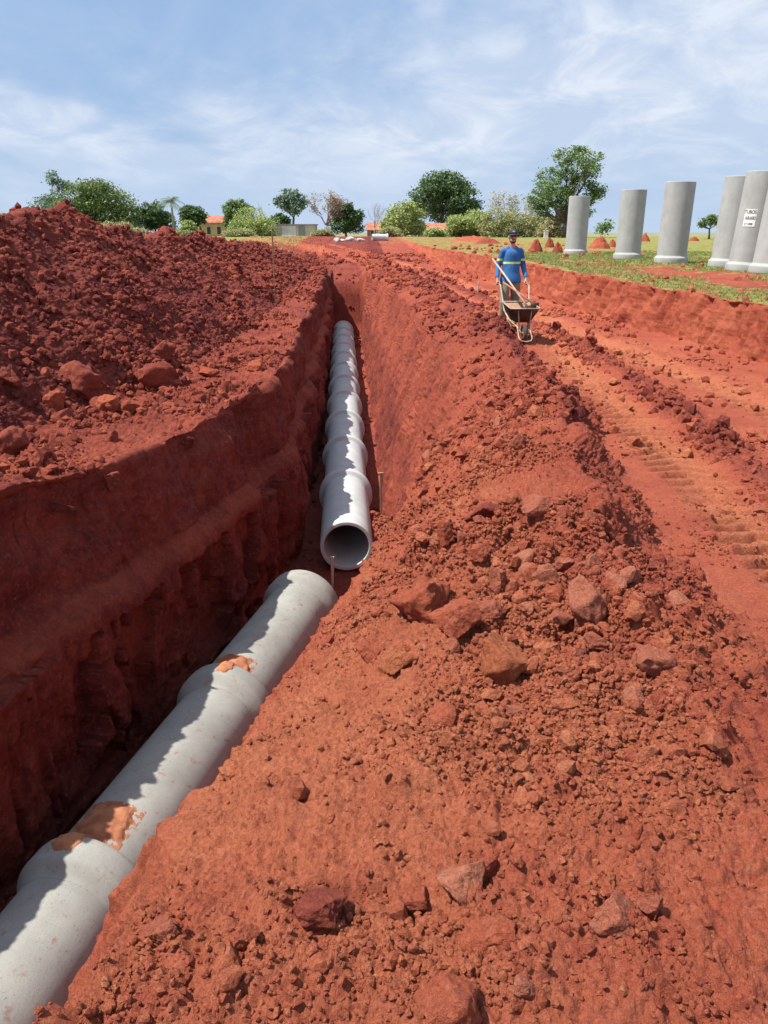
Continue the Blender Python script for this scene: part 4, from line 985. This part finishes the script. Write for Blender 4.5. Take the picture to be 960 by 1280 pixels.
for j in range(4):
    for k in range(n): F.append((j*(n+1)+k, j*(n+1)+k+1, (j+1)*(n+1)+k+1, (j+1)*(n+1)+k))
mb.add(V, F); vz = mb.build('visor', M_cap, cap); so = vz.modifiers.new('s', 'SOLIDIFY'); so.thickness = .006
mb = MB(); ell(mb, (0, -.098, 1.783), (.030, .008, .018), 14, 8); mb.build('badge', M_badge, cap)
mb = MB()
for s in (-1, 1): ell(mb, (s*.033, -.099, 1.708), (.028, .010, .017), 14, 8); mb.tube([(s*.058, -.088, 1.712), (s*.077, -.03, 1.71), (s*.08, .0, 1.705)], [.004, .004, .003], 6)
mb.box((0, -.105, 1.713), (.02, .006, .006)); mb.build('sunglasses', M_glass, man)
mb = MB(); ell(mb, (0, -.060, 1.598), (.042, .044, .022)); caps(mb, (-.028, -.094, 1.652), (.028, -.094, 1.652), .008, .008, 8)
for s in (-1, 1): caps(mb, (s*.066, -.012, 1.67), (s*.050, -.050, 1.605), .008, .012, 8)
o = mb.build('beard', M_beard, man); remesh(o, .006, 2)

# ------------------------------------------------------------------ wheelbarrow
M_tray = mat('mud_caked_metal', (.46, .33, .21), .8, base2=(.28, .14, .08), vscale=5, bump=.4, bscale=25)
M_trayo = mat('rusty_dark_metal', (.16, .10, .07), .7, metal=.2, base2=(.09, .055, .04), vscale=7, bump=.3, bscale=25)
M_tubem = mat('worn_pale_tube', (.48, .40, .32), .7, metal=.1, base2=(.30, .20, .13), vscale=10)
M_tyre = mat('dusty_tyre', (.10, .06, .045), .9, base2=(.05, .035, .03), vscale=10); M_rim = mat('rim_metal', (.35, .28, .22), .6, metal=.4, base2=(.22, .15, .1))
BY = -1.42; bx = PX+.05; bz = ground_h(bx+.02, PY+BY)
bw = empty('wheelbarrow', (bx+.02, PY+BY, bz)); bw.rotation_euler = (0, 0, R(1.5)); bw.scale = (.90, 1, .90); tag(bw, 'mud-stained wheelbarrow with pale tube handles pushed by the worker', 'wheelbarrow')
# the raised handles meet the hands; local frame: x right, y back towards the worker
gh = ((gz+.845)-bz)/.90
V = []; rim = [(-.29, .0, .66), (.29, .0, .66), (.30, .84, .72), (-.30, .84, .72)]; bot = [(-.17, .22, .37), (.17, .22, .37), (.20, .72, .40), (-.20, .72, .40)]
def tray_mesh(off):
    bm = bmesh.new(); rv = [bm.verts.new((x*(1+off), (y_-.4)*(1+off)+.4, z-off*.1)) for x, y_, z in rim]; bv = [bm.verts.new((x, y_, z-off*.3)) for x, y_, z in bot]
    bm.faces.new(bv)
    for k in range(4): bm.faces.new((rv[k], rv[(k+1) % 4], bv[(k+1) % 4], bv[k]))
    bmesh.ops.bevel(bm, geom=[e_ for e_ in bm.edges if len(e_.link_faces) == 2], offset=.05, segments=4, affect='EDGES'); return bm
tr_ = obj('tray', tray_mesh(0), M_tray, bw); shade(tr_.data); so = tr_.modifiers.new('s', 'SOLIDIFY'); so.thickness = .006; so.offset = 0
tr_.data.materials.append(M_trayo); so.material_offset = 0
sk = obj('tray_outside', tray_mesh(.025), M_trayo, bw); shade(sk.data)
mb = MB(); rp = [Vector(r_) for r_ in rim]; loop = rp+[rp[0]]
for k in range(4): mb.tube([loop[k], loop[k+1]], [.013, .013], 8)
mb.build('rim_bar', M_tubem, bw)
for s in (-1, 1):
    mb = MB(); mb.tube([(s*.07, -.06, .20), (s*.12, .10, .30), (s*.21, .50, .40), (s*.26, .80, .55), (s*.300, 1.12, gh-.03), (s*.300, 1.42, gh)], [.017]*6, 10); h_ = mb.build('handle', M_tubem, bw)
    mb = MB(); mb.tube([(s*.300, 1.28, gh-.013), (s*.300, 1.44, gh+.003)], [.021, .021], 10); mb.build('grip', M_tyre, h_)
    mb = MB(); mb.tube([(s*.22, .55, .41), (s*.23, .66, .22), (s*.22, .70, .12), (s*.20, .58, .12), (s*.16, .40, .36)], [.015]*5, 8); mb.build('leg', M_tubem, bw)
    mb = MB(); mb.tube([(s*.10, .02, .26), (s*.12, .02, .50), (s*.13, .03, .63)], [.011]*3, 8); mb.build('brace', M_tubem, bw)
mb = MB(); mb.tube([(-.12, .10, .30), (-.13, -.16, .12), (-.10, -.22, .07), (0, -.235, .055), (.10, -.22, .07), (.13, -.16, .12), (.12, .10, .30)], [.013]*7, 8); mb.build('front_guard', M_tubem, bw)
wh = empty('wheel', (0, 0, .185)); wh.parent = bw
co, f = lathe([(.185, -.0), (.18, .022), (.165, .036), (.14, .038), (.12, .03), (.115, 0), (.12, -.03), (.14, -.038), (.165, -.036), (.18, -.022)], 36)
co = co[:, [1, 0, 2]]; obj('tyre', npmesh('tyre', co, f), M_tyre, wh)
mb = MB(); mb.tube([(-.026, 0, 0), (.026, 0, 0)], [.116, .116], 28); mb.tube([(-.09, 0, 0), (.09, 0, 0)], [.012, .012], 10); mb.tube([(-.045, 0, 0), (.045, 0, 0)], [.03, .03], 14); mb.build('rim', M_rim, wh, False)
# tools lying in the barrow
M_rw = mat('reddish_handle', (.42, .19, .13), .8, base2=(.32, .13, .09), vscale=10); M_tan = mat('tan_handle', (.58, .42, .27), .75, base2=(.45, .30, .18), vscale=10)
def tool(p0, p1, m, label):
    e = empty('hoe', p0); tag(e, label, 'tool'); d = Vector(p1)-Vector(p0)
    mb = MB(); mb.tube([(0, 0, 0), d*.5+Vector((0, 0, .004)), d], [.019, .017, .015], 10); mb.build('handle', m, e)
    mb = MB(); mb.box((.02, -.05, -.03), (.15, .02, .12), .006, Matrix.Rotation(.6, 3, 'X')); mb.tube([(0, 0, .0), d.normalized()*.07], [.024, .022], 10); mb.build('blade', M_trayo, e); return e
tool((PX+.16, PY-1.05, gz+.50), (PX-.34, PY+.16, gz+1.28), M_tan, 'tan wooden tool handle slanting up from the barrow past the worker\'s arm')
tool((PX+.27, PY-1.05, gz+.55), (PX-.20, PY-.42, gz+.88), M_rw, 'short reddish tool handle lying across the barrow tray')
# earth left in the tray
v = rockify(I2[0], 77, 8, .2, (.17, .2, .07)); o = obj('earth_load', npmesh('earth_load', v, I2[1], True), MS); o.location = (bx+.0, PY+BY+.50, bz+.45); tag(o, 'small heap of red earth in the wheelbarrow tray', 'earth')

# ------------------------------------------------------------------ printed sign on the leaning standing pipe
e, p, h = sp[4]; lean = 3.2; th0 = math.atan2(-p.y, -p.x)   # towards the camera
M_sign = mat('white_sheet', (.80, .80, .78), .6, base2=(.76, .76, .74)); M_ink = mat('black_ink', (.03, .03, .035), .6, base2=(.02, .02, .02))
sg = empty('sign', (p.x, p.y, h)); sg.rotation_euler = (0, R(lean), 0); tag(sg, 'white paper sign with black lettering pasted on the leaning standing pipe', 'sign')
# sheet wraps the barrel; horizontal coordinate along the arc
zc, hh_, ww_ = 1.40, .44, .32; a0 = math.atan2(-p.y, -p.x)-R(20)
def wrap(x, z, r): a = a0+x/RS; return (r*math.cos(a), r*math.sin(a), z)
V, F = [], []; n = 14
for r_ in (RS+.004, RS+.007):
    for j in range(2):
        for k in range(n+1): V.append(wrap(-ww_/2+ww_*k/n, zc-hh_/2+hh_*j, r_))
b_ = 2*(n+1)
for k in range(n): F.append((b_+k, b_+k+1, b_+n+1+k+1, b_+n+1+k)); F.append((k+1, k, n+1+k, n+1+k+1)); F.append((k, k+1, b_+k+1, b_+k)); F.append((n+1+k+1, n+1+k, b_+n+1+k, b_+n+1+k+1))
mb = MB(); mb.add(V, F); mb.build('sheet', M_sign, sg, False)
for txt, z0, sz, xo in (('TUBOS', .145, .125, -.012), ('ARARI', -.01, .125, .008), ('(16) 3390', -.16, .068, -.01)):
    cu = bpy.data.curves.new('t', 'FONT'); cu.body = txt; cu.size = sz; cu.align_x = 'CENTER'; cu.align_y = 'CENTER'; cu.extrude = 0; cu.offset = .0035
    to = bpy.data.objects.new('t', cu); col.objects.link(to); dg = bpy.context.evaluated_depsgraph_get(); me = bpy.data.meshes.new_from_object(to.evaluated_get(dg)); bpy.data.objects.remove(to)
    for v_ in me.vertices: v_.co = wrap(v_.co.x*.80+xo, zc+z0+v_.co.y, RS+.0085)
    me.name = 'lettering'; me.materials.clear(); obj('lettering', me, M_ink, sg)
